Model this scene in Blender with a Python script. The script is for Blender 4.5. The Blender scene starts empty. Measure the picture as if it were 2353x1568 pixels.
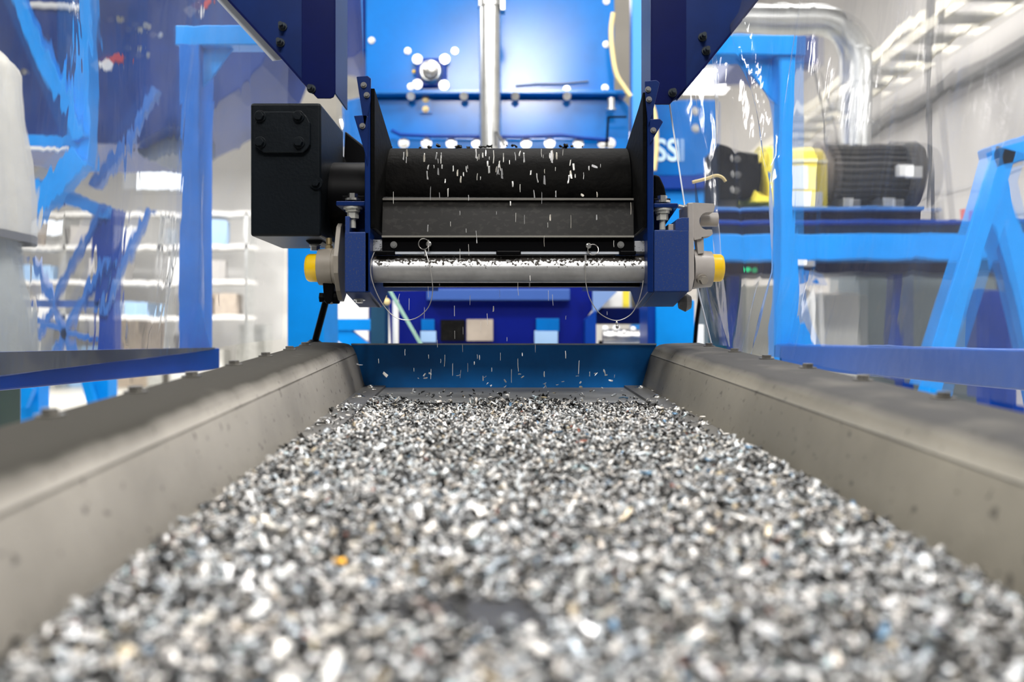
import bpy, bmesh, math, random
import numpy as np
from mathutils import Vector, Matrix

R = random.Random(7)
NP = np.random.default_rng(11)
C = bpy.context.scene.collection
F = 1961.0                      # focal length in pixels of the 2353 wide frame

def P(px, py, Y):
    return Vector(((px - 1176.5) / F * Y, Y, (784.0 - py) / F * Y))

# ------------------------------------------------------------------ materials
def principled(name, col, rough=0.5, metal=0.0, noise=0.0, nscale=8.0, bump=0.0, bscale=60.0, coat=0.0,
               col2=None, spec=0.5, rnoise=0.0):
    m = bpy.data.materials.new(name); m.use_nodes = True
    nt = m.node_tree; b = nt.nodes['Principled BSDF']
    b.inputs['Base Color'].default_value = (*col, 1)
    b.inputs['Roughness'].default_value = rough
    b.inputs['Metallic'].default_value = metal
    b.inputs['Specular IOR Level'].default_value = spec
    b.inputs['Coat Weight'].default_value = coat
    b.inputs['Coat Roughness'].default_value = 0.12
    tc = nt.nodes.new('ShaderNodeTexCoord')
    if noise > 0 or rnoise > 0:
        n = nt.nodes.new('ShaderNodeTexNoise'); n.inputs['Scale'].default_value = nscale
        n.inputs['Detail'].default_value = 6; n.inputs['Roughness'].default_value = 0.6
        nt.links.new(tc.outputs['Object'], n.inputs['Vector'])
        if noise > 0:
            mr = nt.nodes.new('ShaderNodeMapRange')
            mr.inputs['From Min'].default_value = 0.35; mr.inputs['From Max'].default_value = 0.65
            nt.links.new(n.outputs['Fac'], mr.inputs['Value'])
            mx = nt.nodes.new('ShaderNodeMix'); mx.data_type = 'RGBA'
            c2 = col2 if col2 else tuple(max(0, c * (1 - noise)) for c in col)
            mx.inputs[6].default_value = (*col, 1); mx.inputs[7].default_value = (*c2, 1)
            nt.links.new(mr.outputs['Result'], mx.inputs[0])
            nt.links.new(mx.outputs[2], b.inputs['Base Color'])
        if rnoise > 0:
            m2 = nt.nodes.new('ShaderNodeMapRange')
            m2.inputs['To Min'].default_value = max(0.02, rough - rnoise)
            m2.inputs['To Max'].default_value = min(1, rough + rnoise)
            nt.links.new(n.outputs['Fac'], m2.inputs['Value'])
            nt.links.new(m2.outputs['Result'], b.inputs['Roughness'])
    if bump > 0:
        n2 = nt.nodes.new('ShaderNodeTexNoise'); n2.inputs['Scale'].default_value = bscale
        n2.inputs['Detail'].default_value = 4
        nt.links.new(tc.outputs['Object'], n2.inputs['Vector'])
        bp = nt.nodes.new('ShaderNodeBump'); bp.inputs['Strength'].default_value = bump
        bp.inputs['Distance'].default_value = 0.01
        nt.links.new(n2.outputs['Fac'], bp.inputs['Height'])
        nt.links.new(bp.outputs['Normal'], b.inputs['Normal'])
    return m

def speckled(name, base, speck, thr, scale, rough, metal, spec=0.3):
    m = principled(name, base, rough, metal, spec=spec)
    nt = m.node_tree; b = nt.nodes['Principled BSDF']
    tc = nt.nodes.new('ShaderNodeTexCoord')
    n = nt.nodes.new('ShaderNodeTexNoise'); n.inputs['Scale'].default_value = scale; n.inputs['Detail'].default_value = 3
    nt.links.new(tc.outputs['Object'], n.inputs['Vector'])
    r = nt.nodes.new('ShaderNodeMapRange'); r.inputs['From Min'].default_value = thr; r.inputs['From Max'].default_value = thr + 0.05
    nt.links.new(n.outputs['Fac'], r.inputs['Value'])
    mx = nt.nodes.new('ShaderNodeMix'); mx.data_type = 'RGBA'
    mx.inputs[6].default_value = (*base, 1); mx.inputs[7].default_value = (*speck, 1)
    nt.links.new(r.outputs['Result'], mx.inputs[0]); nt.links.new(mx.outputs[2], b.inputs['Base Color'])
    return m

M = {}
M['azure'] = principled('azure_paint', (0.0005, 0.150, 0.52), 0.2, noise=0.22, nscale=3, rnoise=0.04)
M['azure_mat'] = principled('azure_frame_paint', (0.0003, 0.265, 0.80), 0.4, noise=0.12, nscale=5, spec=0.2)
M['deep'] = principled('deep_blue_paint', (0.0005, 0.042, 0.30), 0.36, noise=0.2, nscale=4, spec=0.2)
M['navy'] = principled('navy_paint', (0.0004, 0.004, 0.055), 0.3, noise=0.3, nscale=6, spec=0.15)
M['bracket'] = speckled('dusty_ultramarine_paint', (0.013, 0.036, 0.15), (0.06, 0.065, 0.08), 0.60, 420, 0.42, 0.0, 0.2)
M['ultra'] = principled('ultramarine_paint', (0.0004, 0.014, 0.095), 0.33, noise=0.25, nscale=9, spec=0.22)
M['rubber'] = principled('black_rubber', (0.002, 0.002, 0.002), 0.6, noise=0.5, nscale=14, bump=0.1, bscale=90, spec=0.04)
M['belt'] = principled('dusty_black_belt', (0.0005, 0.0005, 0.0005), 0.6, noise=0.6, nscale=24, col2=(0.0025, 0.0023, 0.002), bump=0.12, bscale=120, spec=0.03)
M['scraper'] = speckled('dusty_black_plate', (0.0055, 0.0052, 0.0048), (0.011, 0.0105, 0.0095), 0.54, 90, 0.6, 0.0, 0.06)
M['gear'] = principled('slate_black_casting', (0.0034, 0.0055, 0.008), 0.42, noise=0.25, nscale=10, bump=0.05, bscale=160, spec=0.12)
M['black'] = principled('black_steel', (0.0015, 0.0015, 0.002), 0.4, spec=0.06)
M['steel'] = principled('brushed_steel', (0.62, 0.62, 0.62), 0.3, 1.0, noise=0.25, nscale=20)
M['galv'] = principled('galvanised_steel', (0.66, 0.67, 0.66), 0.33, 0.9, noise=0.25, nscale=9)
M['zinc'] = principled('zinc_fastener', (0.72, 0.71, 0.68), 0.28, 1.0)
M['nutmat'] = principled('pale_zinc', (0.60, 0.60, 0.55), 0.3, 0.4)
M['dustbolt'] = principled('dusty_bolt', (.22, .21, .19), .4, .6, noise=.4, nscale=60)
M['brass'] = principled('dull_brass', (0.42, 0.33, 0.18), 0.4, 0.9)
M['tan'] = principled('taupe_cast_paint', (0.25, 0.225, 0.19), 0.38, noise=0.15, nscale=18, coat=0.1)
M['grey_cast'] = principled('grey_cast_paint', (0.33, 0.305, 0.285), 0.38, noise=0.12, nscale=20, coat=0.1)
M['yellow'] = principled('yellow_plastic', (0.78, 0.50, 0.005), 0.32, noise=0.12, nscale=10)
M['yellow_paint'] = principled('yellow_guard_paint', (0.88, 0.72, 0.06), 0.4, noise=0.1, nscale=5)
M['white'] = principled('white_paint', (0.82, 0.82, 0.80), 0.5, noise=0.06, nscale=3)
M['label'] = principled('white_label', (0.85, 0.85, 0.83), 0.5)
M['red'] = principled('red_print', (0.55, 0.05, 0.04), 0.5)
M['paleblue'] = principled('pale_blue_lacquer', (0.36, 0.56, 0.83), 0.35, noise=0.1, nscale=4)
M['beige'] = principled('beige_board', (0.50, 0.42, 0.34), 0.6, noise=0.2, nscale=6)
M['motor'] = principled('charcoal_motor_paint', (0.055, 0.052, 0.05), 0.5, noise=0.2, nscale=8)
M['bag'] = principled('woven_cream_fabric', (0.62, 0.60, 0.53), 0.85, noise=0.15, nscale=5, bump=0.3, bscale=220)
M['bag_low'] = principled('grey_woven_fabric', (0.34, 0.36, 0.34), 0.85, noise=0.15, nscale=5, bump=0.3, bscale=220)
M['green'] = principled('dark_green_steel', (0.012, 0.045, 0.035), 0.45, noise=0.2, nscale=5)
M['teal'] = principled('dark_teal_paint', (0.005, 0.05, 0.10), 0.4)
M['cream'] = principled('cream_cable', (0.78, 0.62, 0.28), 0.5)
M['greycable'] = principled('grey_cable', (0.12, 0.12, 0.12), 0.55)
M['wallm'] = principled('grey_white_wall', (0.46, 0.44, 0.42), 0.7, noise=0.08, nscale=0.6)
M['wallw'] = principled('white_hall_wall', (0.80, 0.79, 0.77), 0.7, noise=0.1, nscale=0.4)
M['ceilm'] = principled('grey_ceiling', (0.42, 0.41, 0.40), 0.8, noise=0.1, nscale=0.5)
M['floorm'] = principled('pale_resin_floor', (0.74, 0.72, 0.66), 0.35, noise=0.12, nscale=0.7)
M['bed'] = principled('worn_grey_pan', (0.27, 0.275, 0.275), 0.5, 0.25, noise=0.35, nscale=12, bump=0.05)
M['strip'] = principled('grey_pan_strip', (0.17, 0.165, 0.155), 0.45, 0.3, noise=0.3, nscale=18)
M['wire'] = principled('steel_wire', (0.55, 0.53, 0.50), 0.35, 0.9)
M['greyblock'] = speckled('grey_plastic_block', (0.33, 0.34, 0.36), (0.05, 0.05, 0.05), 0.6, 300, 0.5, 0)

# soiled steel tube: dark crumbs stuck along its upper side
def tube_mat():
    m = principled('soiled_steel_tube', (0.60, 0.60, 0.60), 0.36, 0.75, noise=0.2, nscale=30)
    nt = m.node_tree; b = nt.nodes['Principled BSDF']
    src = b.inputs['Base Color'].links[0].from_socket
    at = nt.nodes.new('ShaderNodeAttribute'); at.attribute_name = 'dirt'
    tc = nt.nodes.new('ShaderNodeTexCoord')
    n = nt.nodes.new('ShaderNodeTexNoise'); n.inputs['Scale'].default_value = 190; n.inputs['Detail'].default_value = 3
    nt.links.new(tc.outputs['Object'], n.inputs['Vector'])
    ad = nt.nodes.new('ShaderNodeMath'); ad.operation = 'ADD'
    nt.links.new(n.outputs['Fac'], ad.inputs[0]); nt.links.new(at.outputs['Fac'], ad.inputs[1])
    r = nt.nodes.new('ShaderNodeMapRange'); r.inputs['From Min'].default_value = 0.69; r.inputs['From Max'].default_value = 0.79
    nt.links.new(ad.outputs[0], r.inputs['Value'])
    mx = nt.nodes.new('ShaderNodeMix'); mx.data_type = 'RGBA'
    nt.links.new(r.outputs['Result'], mx.inputs[0]); nt.links.new(src, mx.inputs[6])
    mx.inputs[7].default_value = (0.05, 0.045, 0.04, 1)
    nt.links.new(mx.outputs[2], b.inputs['Base Color'])
    mm = nt.nodes.new('ShaderNodeMapRange'); mm.inputs['To Min'].default_value = 0.75; mm.inputs['To Max'].default_value = 0.0
    nt.links.new(r.outputs['Result'], mm.inputs['Value']); nt.links.new(mm.outputs['Result'], b.inputs['Metallic'])
    for nm_, lo_, hi_ in (('Roughness', 0.36, 0.95), ('Specular IOR Level', 0.5, 0.0)):
        q_ = nt.nodes.new('ShaderNodeMapRange'); q_.inputs['To Min'].default_value = lo_; q_.inputs['To Max'].default_value = hi_
        nt.links.new(r.outputs['Result'], q_.inputs['Value']); nt.links.new(q_.outputs['Result'], b.inputs[nm_])
    return m
M['tube'] = tube_mat()

# side liner: bare grey sheet with settled dirt on the flat top and streaks down the face
def liner_mat(name, top, face):
    m = principled(name, face, 0.45, 0.15, noise=0.28, nscale=5, bump=0.04, bscale=30)
    nt = m.node_tree; b = nt.nodes['Principled BSDF']
    src = b.inputs['Base Color'].links[0].from_socket
    at = nt.nodes.new('ShaderNodeAttribute'); at.attribute_name = 'dirt'
    tc = nt.nodes.new('ShaderNodeTexCoord')
    n = nt.nodes.new('ShaderNodeTexNoise'); n.inputs['Scale'].default_value = 11; n.inputs['Detail'].default_value = 7
    nt.links.new(tc.outputs['Object'], n.inputs['Vector'])
    sub = nt.nodes.new('ShaderNodeMath'); sub.operation = 'MULTIPLY_ADD'
    sub.inputs[1].default_value = 0.40; nt.links.new(n.outputs['Fac'], sub.inputs[0]); nt.links.new(at.outputs['Fac'], sub.inputs[2])
    r = nt.nodes.new('ShaderNodeMapRange'); r.inputs['From Min'].default_value = 0.42; r.inputs['From Max'].default_value = 0.86
    nt.links.new(sub.outputs[0], r.inputs['Value'])
    mx = nt.nodes.new('ShaderNodeMix'); mx.data_type = 'RGBA'
    nt.links.new(r.outputs['Result'], mx.inputs[0]); nt.links.new(src, mx.inputs[6]); mx.inputs[7].default_value = (*top, 1)
    # small dark specks
    v = nt.nodes.new('ShaderNodeTexNoise'); v.inputs['Scale'].default_value = 95; v.inputs['Detail'].default_value = 2
    nt.links.new(tc.outputs['Object'], v.inputs['Vector'])
    r2 = nt.nodes.new('ShaderNodeMapRange'); r2.inputs['From Min'].default_value = 0.66; r2.inputs['From Max'].default_value = 0.72
    r2.inputs['To Max'].default_value = 0.7
    nt.links.new(v.outputs['Fac'], r2.inputs['Value'])
    mx2 = nt.nodes.new('ShaderNodeMix'); mx2.data_type = 'RGBA'
    nt.links.new(r2.outputs['Result'], mx2.inputs[0]); nt.links.new(mx.outputs[2], mx2.inputs[6]); mx2.inputs[7].default_value = (0.05, 0.045, 0.04, 1)
    nt.links.new(mx2.outputs[2], b.inputs['Base Color'])
    rr_ = nt.nodes.new('ShaderNodeMapRange'); rr_.inputs['To Min'].default_value = 0.45; rr_.inputs['To Max'].default_value = 0.9
    nt.links.new(r.outputs['Result'], rr_.inputs['Value']); nt.links.new(rr_.outputs['Result'], b.inputs['Roughness'])
    rs_ = nt.nodes.new('ShaderNodeMapRange'); rs_.inputs['To Min'].default_value = 0.35; rs_.inputs['To Max'].default_value = 0.04
    nt.links.new(r.outputs['Result'], rs_.inputs['Value']); nt.links.new(rs_.outputs['Result'], b.inputs['Specular IOR Level'])
    rm_ = nt.nodes.new('ShaderNodeMapRange'); rm_.inputs['To Min'].default_value = 0.15; rm_.inputs['To Max'].default_value = 0.0
    nt.links.new(r.outputs['Result'], rm_.inputs['Value']); nt.links.new(rm_.outputs['Result'], b.inputs['Metallic'])
    return m
M['liner_l'] = liner_mat('soiled_grey_liner', (0.042, 0.040, 0.035), (0.37, 0.345, 0.305))
M['liner_r'] = liner_mat('dusty_grey_liner', (0.068, 0.067, 0.067), (0.27, 0.25, 0.205))

def chip_mat():
    m = bpy.data.materials.new('shredded_metal'); m.use_nodes = True
    nt = m.node_tree; b = nt.nodes['Principled BSDF']
    at = nt.nodes.new('ShaderNodeAttribute'); at.attribute_name = 'chip_colour'
    nt.links.new(at.outputs['Color'], b.inputs['Base Color'])
    b.inputs['Metallic'].default_value = 0.4; b.inputs['Roughness'].default_value = 0.34
    return m
M['chip'] = chip_mat()

def pvc(name, tint, haze, scale, bump, refr=0.0, wob_d=0.006, gloss=0.28, rgh=0.0):
    m = bpy.data.materials.new(name); m.use_nodes = True
    nt = m.node_tree; nt.nodes.clear()
    out = nt.nodes.new('ShaderNodeOutputMaterial')
    tr = nt.nodes.new('ShaderNodeBsdfTransparent'); tr.inputs[0].default_value = (*tint, 1)
    gl = nt.nodes.new('ShaderNodeBsdfGlossy'); gl.inputs['Roughness'].default_value = 0.10
    df = nt.nodes.new('ShaderNodeBsdfDiffuse'); df.inputs[0].default_value = (0.75, 0.80, 0.88, 1)
    tl = nt.nodes.new('ShaderNodeBsdfTranslucent'); tl.inputs[0].default_value = (0.75, 0.80, 0.88, 1)
    tc = nt.nodes.new('ShaderNodeTexCoord')
    mp = nt.nodes.new('ShaderNodeMapping'); mp.inputs['Scale'].default_value = scale
    mp.inputs['Rotation'].default_value = (0.5, 0.1, 0)
    nt.links.new(tc.outputs['Object'], mp.inputs['Vector'])
    n = nt.nodes.new('ShaderNodeTexNoise'); n.inputs['Scale'].default_value = 3.0; n.inputs['Detail'].default_value = 3
    nt.links.new(mp.outputs[0], n.inputs['Vector'])
    bp = nt.nodes.new('ShaderNodeBump'); bp.inputs['Strength'].default_value = bump; bp.inputs['Distance'].default_value = 0.02
    nt.links.new(n.outputs['Fac'], bp.inputs['Height']); nt.links.new(bp.outputs[0], gl.inputs['Normal'])
    fr = nt.nodes.new('ShaderNodeLayerWeight'); fr.inputs['Blend'].default_value = 0.25
    nt.links.new(bp.outputs[0], fr.inputs['Normal'])
    mr = nt.nodes.new('ShaderNodeMapRange'); mr.inputs['To Min'].default_value = 0.015; mr.inputs['To Max'].default_value = gloss
    nt.links.new(fr.outputs['Fresnel'], mr.inputs['Value'])
    hz = nt.nodes.new('ShaderNodeMixShader'); hz.inputs[0].default_value = 0.5
    nt.links.new(df.outputs[0], hz.inputs[1]); nt.links.new(tl.outputs[0], hz.inputs[2])
    base = tr.outputs[0]
    if refr > 0:
        rf = nt.nodes.new('ShaderNodeBsdfRefraction'); rf.inputs['IOR'].default_value = 1.007
        rf.inputs['Roughness'].default_value = rgh; rf.inputs[0].default_value = (*tint, 1)
        bp2 = nt.nodes.new('ShaderNodeBump'); bp2.inputs['Strength'].default_value = 1.0; bp2.inputs['Distance'].default_value = wob_d
        mp2 = nt.nodes.new('ShaderNodeMapping'); mp2.inputs['Scale'].default_value = (4.5, 4.5, 1.5); mp2.inputs['Rotation'].default_value = (0.7, 0, 0)
        nt.links.new(tc.outputs['Object'], mp2.inputs['Vector'])
        n2 = nt.nodes.new('ShaderNodeTexNoise'); n2.inputs['Scale'].default_value = 6; n2.inputs['Detail'].default_value = 1
        nt.links.new(mp2.outputs[0], n2.inputs['Vector']); nt.links.new(n2.outputs['Fac'], bp2.inputs['Height'])
        nt.links.new(bp2.outputs[0], rf.inputs['Normal'])
        mxr = nt.nodes.new('ShaderNodeMixShader'); mxr.inputs[0].default_value = refr
        nt.links.new(tr.outputs[0], mxr.inputs[1]); nt.links.new(rf.outputs[0], mxr.inputs[2]); base = mxr.outputs[0]
    m1 = nt.nodes.new('ShaderNodeMixShader')
    # haze: faint clouding that varies over the sheet
    n3 = nt.nodes.new('ShaderNodeTexNoise'); n3.inputs['Scale'].default_value = 2.2; n3.inputs['Detail'].default_value = 4
    nt.links.new(tc.outputs['Object'], n3.inputs['Vector'])
    m3 = nt.nodes.new('ShaderNodeMapRange'); m3.inputs['From Min'].default_value = 0.3; m3.inputs['From Max'].default_value = 0.7
    m3.inputs['To Min'].default_value = haze * 0.5; m3.inputs['To Max'].default_value = haze * 1.5
    nt.links.new(n3.outputs['Fac'], m3.inputs['Value']); nt.links.new(m3.outputs[0], m1.inputs[0])
    nt.links.new(base, m1.inputs[1]); nt.links.new(hz.outputs[0], m1.inputs[2])
    m2 = nt.nodes.new('ShaderNodeMixShader')
    nt.links.new(mr.outputs[0], m2.inputs[0]); nt.links.new(m1.outputs[0], m2.inputs[1]); nt.links.new(gl.outputs[0], m2.inputs[2])
    nt.links.new(m2.outputs[0], out.inputs[0])
    return m
M['pvc_l'] = pvc('clear_pvc_sheet', (0.95, 0.96, 0.98), 0.075, (3, 3, 0.6), 0.5, 0.9, 0.008, 0.4, 0.02)
M['pvc_r'] = pvc('clear_pvc_curtain', (0.95, 0.96, 0.98), 0.045, (7, 7, 1.0), 0.45, 0.7, 0.003, 0.42)
M['hem'] = principled('milky_pvc_hem', (0.42, 0.45, 0.50), 0.35)

def emit(name, col, s):
    m = bpy.data.materials.new(name); m.use_nodes = True
    nt = m.node_tree; nt.nodes.clear()
    o = nt.nodes.new('ShaderNodeOutputMaterial'); e = nt.nodes.new('ShaderNodeEmission')
    e.inputs[0].default_value = (*col, 1); e.inputs[1].default_value = s
    nt.links.new(e.outputs[0], o.inputs[0]); return m
M['lamp'] = emit('glare_lamp_glow', (1, 0.98, 0.95), 16)
M['daylight'] = emit('daylit_window', (0.93, 0.97, 1.0), 3.2)
M['led_red'] = emit('red_beacon', (1, 0.02, 0.05), 1.5)
M['led_green'] = emit('green_indicator', (0.02, 0.9, 0.35), 2.0)

# ------------------------------------------------------------------ mesh building
class MB:
    def __init__(self): self.bm = bmesh.new(); self.smooth = False
    def _add(self, vs, fs):
        v = [self.bm.verts.new(p) for p in vs]
        for f in fs:
            try: self.bm.faces.new([v[i] for i in f])
            except ValueError: pass
        return self
    def box(self, a, b):
        x0, x1 = sorted((a[0], b[0])); y0, y1 = sorted((a[1], b[1])); z0, z1 = sorted((a[2], b[2]))
        vs = [(x0,y0,z0),(x1,y0,z0),(x1,y1,z0),(x0,y1,z0),(x0,y0,z1),(x1,y0,z1),(x1,y1,z1),(x0,y1,z1)]
        return self._add(vs, [(0,3,2,1),(4,5,6,7),(0,1,5,4),(1,2,6,5),(2,3,7,6),(3,0,4,7)])
    def boxp(self, x0, y0, x1, y1, Y, d):          # front face given in the photo's frame at depth Y, d metres deep
        return self.box(P(x0, y1, Y), P(x1, y0, Y) + Vector((0, d, 0)))
    def prism(self, pts, ext):                      # polygon (list of 3D points) extruded by a vector
        n = len(pts); e = Vector(ext)
        vs = [Vector(p) for p in pts] + [Vector(p) + e for p in pts]
        fs = [tuple(range(n))[::-1], tuple(range(n, 2*n))] + [(i, (i+1) % n, n + (i+1) % n, n + i) for i in range(n)]
        self._add(vs, fs); return self
    def polyp(self, pix, Y, d): return self.prism([P(x, y, Y) for x, y in pix], (0, d, 0))
    def beam(self, a, b, w, h, up=(0,0,1)):
        a, b = Vector(a), Vector(b); d = (b - a).normalized(); u = Vector(up)
        s = d.cross(u)
        if s.length < 1e-4: s = d.cross(Vector((0,1,0)))
        s.normalize(); u = s.cross(d).normalized()
        q = [s*w/2+u*h/2, -s*w/2+u*h/2, -s*w/2-u*h/2, s*w/2-u*h/2]
        return self._add([a+k for k in q]+[b+k for k in q], [(0,1,2,3),(7,6,5,4),(0,4,5,1),(1,5,6,2),(2,6,7,3),(3,7,4,0)])
    def cyl(self, a, b, r, n=24, r2=None, caps=True):
        a, b = Vector(a), Vector(b); d = (b - a).normalized(); r2 = r if r2 is None else r2
        s = d.cross(Vector((0,0,1)))
        if s.length < 1e-4: s = Vector((1,0,0))
        s.normalize(); u = s.cross(d)
        vs = []
        for c, rr in ((a, r), (b, r2)):
            vs += [c + (s*math.cos(t) + u*math.sin(t))*rr for t in [2*math.pi*i/n for i in range(n)]]
        fs = [(i, (i+1)%n, n+(i+1)%n, n+i) for i in range(n)]
        if caps: fs += [tuple(range(n))[::-1], tuple(range(n, 2*n))]
        self._add(vs, fs); return self
    def lathe(self, a, d, prof, n=32):              # prof: (distance along d, radius)
        a = Vector(a); d = Vector(d).normalized(); s = d.cross(Vector((0,0,1)))
        if s.length < 1e-4: s = Vector((1,0,0))
        s.normalize(); u = s.cross(d); vs = []
        for t, r in prof:
            vs += [a + d*t + (s*math.cos(k) + u*math.sin(k))*max(r, 1e-5) for k in [2*math.pi*i/n for i in range(n)]]
        fs = []
        for j in range(len(prof)-1):
            fs += [(j*n+i, j*n+(i+1)%n, (j+1)*n+(i+1)%n, (j+1)*n+i) for i in range(n)]
        fs += [tuple(range(n))[::-1], tuple(range((len(prof)-1)*n, len(prof)*n))]
        self._add(vs, fs); return self
    def tube(self, pts, r, n=10):
        pts = [Vector(p) for p in pts]; vs = []; ref = None
        for i, p in enumerate(pts):
            d = (pts[min(i+1, len(pts)-1)] - pts[max(i-1, 0)]).normalized()
            if ref is None:
                ref = d.cross(Vector((0,0,1)))
                if ref.length < 1e-3: ref = d.cross(Vector((0,1,0)))
            s = (ref - d*ref.dot(d)).normalized(); ref = s; u = d.cross(s)
            vs += [p + (s*math.cos(k) + u*math.sin(k))*r for k in [2*math.pi*j/n for j in range(n)]]
        fs = []
        for i in range(len(pts)-1):
            fs += [(i*n+j, i*n+(j+1)%n, (i+1)*n+(j+1)%n, (i+1)*n+j) for j in range(n)]
        fs += [tuple(range(n))[::-1], tuple(range((len(pts)-1)*n, len(pts)*n))]
        self._add(vs, fs); return self
    def grid(self, fn, nu, nv):
        vs = [fn(i/nu, j/nv) for j in range(nv+1) for i in range(nu+1)]
        fs = [(j*(nu+1)+i, j*(nu+1)+i+1, (j+1)*(nu+1)+i+1, (j+1)*(nu+1)+i) for j in range(nv) for i in range(nu)]
        self._add(vs, fs); return self
    def hexhead(self, a, d, r, h): return self.cyl(a, Vector(a) + Vector(d).normalized()*h, r, 6)
    def ball(self, c, r, n=12, sq=(1,1,1)):
        vs = []
        for j in range(1, n):
            t = math.pi*j/n
            vs += [Vector(c) + Vector((r*sq[0]*math.sin(t)*math.cos(k), r*sq[1]*math.sin(t)*math.sin(k), r*sq[2]*math.cos(t))) for k in [2*math.pi*i/(2*n) for i in range(2*n)]]
        m = 2*n; fs = [(j*m+i, (j+1)*m+i, (j+1)*m+(i+1)%m, j*m+(i+1)%m) for j in range(n-2) for i in range(m)]
        fs += [tuple(range(m)), tuple(range((n-2)*m, (n-1)*m))[::-1]]
        self._add(vs, fs); return self
    def build(self, name, mat, parent=None, bev=0.0, smooth=False, origin=None, seg=2, solid=0.0, closed=True):
        bm = self.bm
        if closed: bmesh.ops.recalc_face_normals(bm, faces=bm.faces[:])
        if parent is not None: off = Vector(parent['_o'])
        else:
            if origin is None:
                xs = [v.co for v in bm.verts]
                lo = Vector((min(c.x for c in xs), min(c.y for c in xs), min(c.z for c in xs)))
                hi = Vector((max(c.x for c in xs), max(c.y for c in xs), max(c.z for c in xs)))
                origin = Vector(((lo.x+hi.x)/2, (lo.y+hi.y)/2, lo.z))
            off = Vector(origin)
        for v in bm.verts: v.co -= off
        me = bpy.data.meshes.new(name); bm.to_mesh(me); bm.free()
        if smooth:
            for p in me.polygons: p.use_smooth = True
        o = bpy.data.objects.new(name, me); C.objects.link(o)
        me.materials.append(M[mat] if isinstance(mat, str) else mat)
        o['_o'] = list(off)
        if parent is not None: o.parent = parent
        else: o.location = off
        if smooth:
            es = o.modifiers.new('edges', 'EDGE_SPLIT'); es.split_angle = math.radians(38)
        if bev > 0:
            b = o.modifiers.new('soft_edges', 'BEVEL'); b.width = bev; b.segments = seg; b.limit_method = 'ANGLE'
            b.angle_limit = math.radians(40); b.harden_normals = False
        if solid > 0:
            s = o.modifiers.new('sheet_thickness', 'SOLIDIFY'); s.thickness = solid
        return o

def thing(name, loc, label, cat, group=None):
    o = bpy.data.objects.new(name, None); C.objects.link(o); o.location = Vector(loc); o['_o'] = list(Vector(loc))
    o.empty_display_size = 0.05
    return tag(o, label, cat, group)
def tag(o, label, cat, group=None, kind=None):
    o['label'] = label; o['category'] = cat
    if group: o['group'] = group
    if kind: o['kind'] = kind
    return o
def struct(o): o['kind'] = 'structure'; return o

def bolt(name, at, d, parent, r=0.008, h=0.006, mat='zinc', washer=True):
    b = MB(); d = Vector(d).normalized(); at = Vector(at)
    if washer: b.cyl(at, at + d*0.0018, r*1.55, 18)
    b.hexhead(at + d*0.0015, d, r, h)
    return b.build(name, mat, parent)

# ================================================================== SETTING
FZ = -1.1
struct(MB().box((-14, -3, FZ-0.1), (3.3, 22.2, FZ)).build('floor', 'floorm'))
struct(MB().box((-14, 22, FZ), (3.3, 22.2, 5.2)).build('wall_back', 'wallw'))
struct(MB().box((-14.2, -3, FZ), (-14, 22.2, 5.2)).build('wall_left', 'wallw'))
struct(MB().box((3.2, -3, FZ), (3.3, 22.2, 5.2)).build('wall_right', 'wallm'))
struct(MB().box((-14.2, -3, 5.2), (3.3, 22.2, 5.3)).build('ceiling', 'ceilm'))
# horizontal joints and rails of the panelled right wall
for i, (zz, th) in enumerate(((1.78, 0.09), (1.05, 0.025), (0.78, 0.025), (2.35, 0.03))):
    struct(MB().box((3.2 - (0.06 if th > 0.05 else 0.008), -3, zz - th/2), (3.2, 22, zz + th/2)).build('trim_%d' % (i+1), 'greycable' if th > 0.05 else 'ceilm'))
# high windows in the back wall
for i, (x0, x1, z0, z1) in enumerate(((-10.0, -8.4, 3.9, 4.5), (-12.7, -11.6, 2.75, 3.2))):
    w = struct(MB().box((x0, 21.96, z0), (x1, 22.0, z1)).build('window_%d' % (i+1), 'daylight'))
    fr = MB()
    for (a, b_) in (((x0-0.08, 21.9, z0-.08), (x1+0.08, 21.99, z0)), ((x0-0.08, 21.9, z1), (x1+0.08, 21.99, z1+.08)), ((x0-0.08, 21.9, z0), (x0, 21.99, z1)), ((x1, 21.9, z0), (x1+0.08, 21.99, z1))): fr.box(a, b_)
    fr.build('window_frame', 'white', w)

# ================================================================== LAMPS
def lamp(x, y, z, sx, sy, watts, label, group='hall ceiling lamps', tilt=0.0):
    r = thing('ceiling_lamp', (x, y, z), label, 'lamp', group)
    MB().box((x-sx/2-0.03, y-sy/2-0.03, z), (x+sx/2+0.03, y+sy/2+0.03, z+0.07)).build('lamp_housing', 'white', r)
    MB().cyl((x, y, z+0.07), (x, y, 5.2), 0.008, 8).build('suspension_rod', 'steel', r)
    l = bpy.data.lights.new('lamp_light', 'AREA'); l.shape = 'RECTANGLE'; l.size = sx; l.size_y = sy; l.energy = watts
    l.color = (1, 0.975, 0.94)
    lo = bpy.data.objects.new('lamp_light', l); C.objects.link(lo); lo.location = (0, 0, -0.004); lo.parent = r
    r.rotation_euler.x = math.radians(tilt)
    return r
for (x, y, w) in ((-2.3, 1.3, 260), (1.9, 1.2, 230), (0.0, 3.0, 170), (-3.6, 5.5, 230), (2.0, 5.6, 120), (0.1, 7.5, 200), (-6.5, 9.5, 700), (-1.5, 12, 600), (-8.0, 15, 1100), (-3.0, 17.5, 900)):
    lamp(x, y, 3.1 if y < 8 else 4.4, 0.9, 0.7, w, 'rectangular hall lamp hung on a rod above the machines')
lamp(0.12, -1.9, 3.1, 0.62, 0.5, 160, 'hall floodlight tilted towards the hopper, hung behind the camera', 'tilted floodlights', 48)
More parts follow.
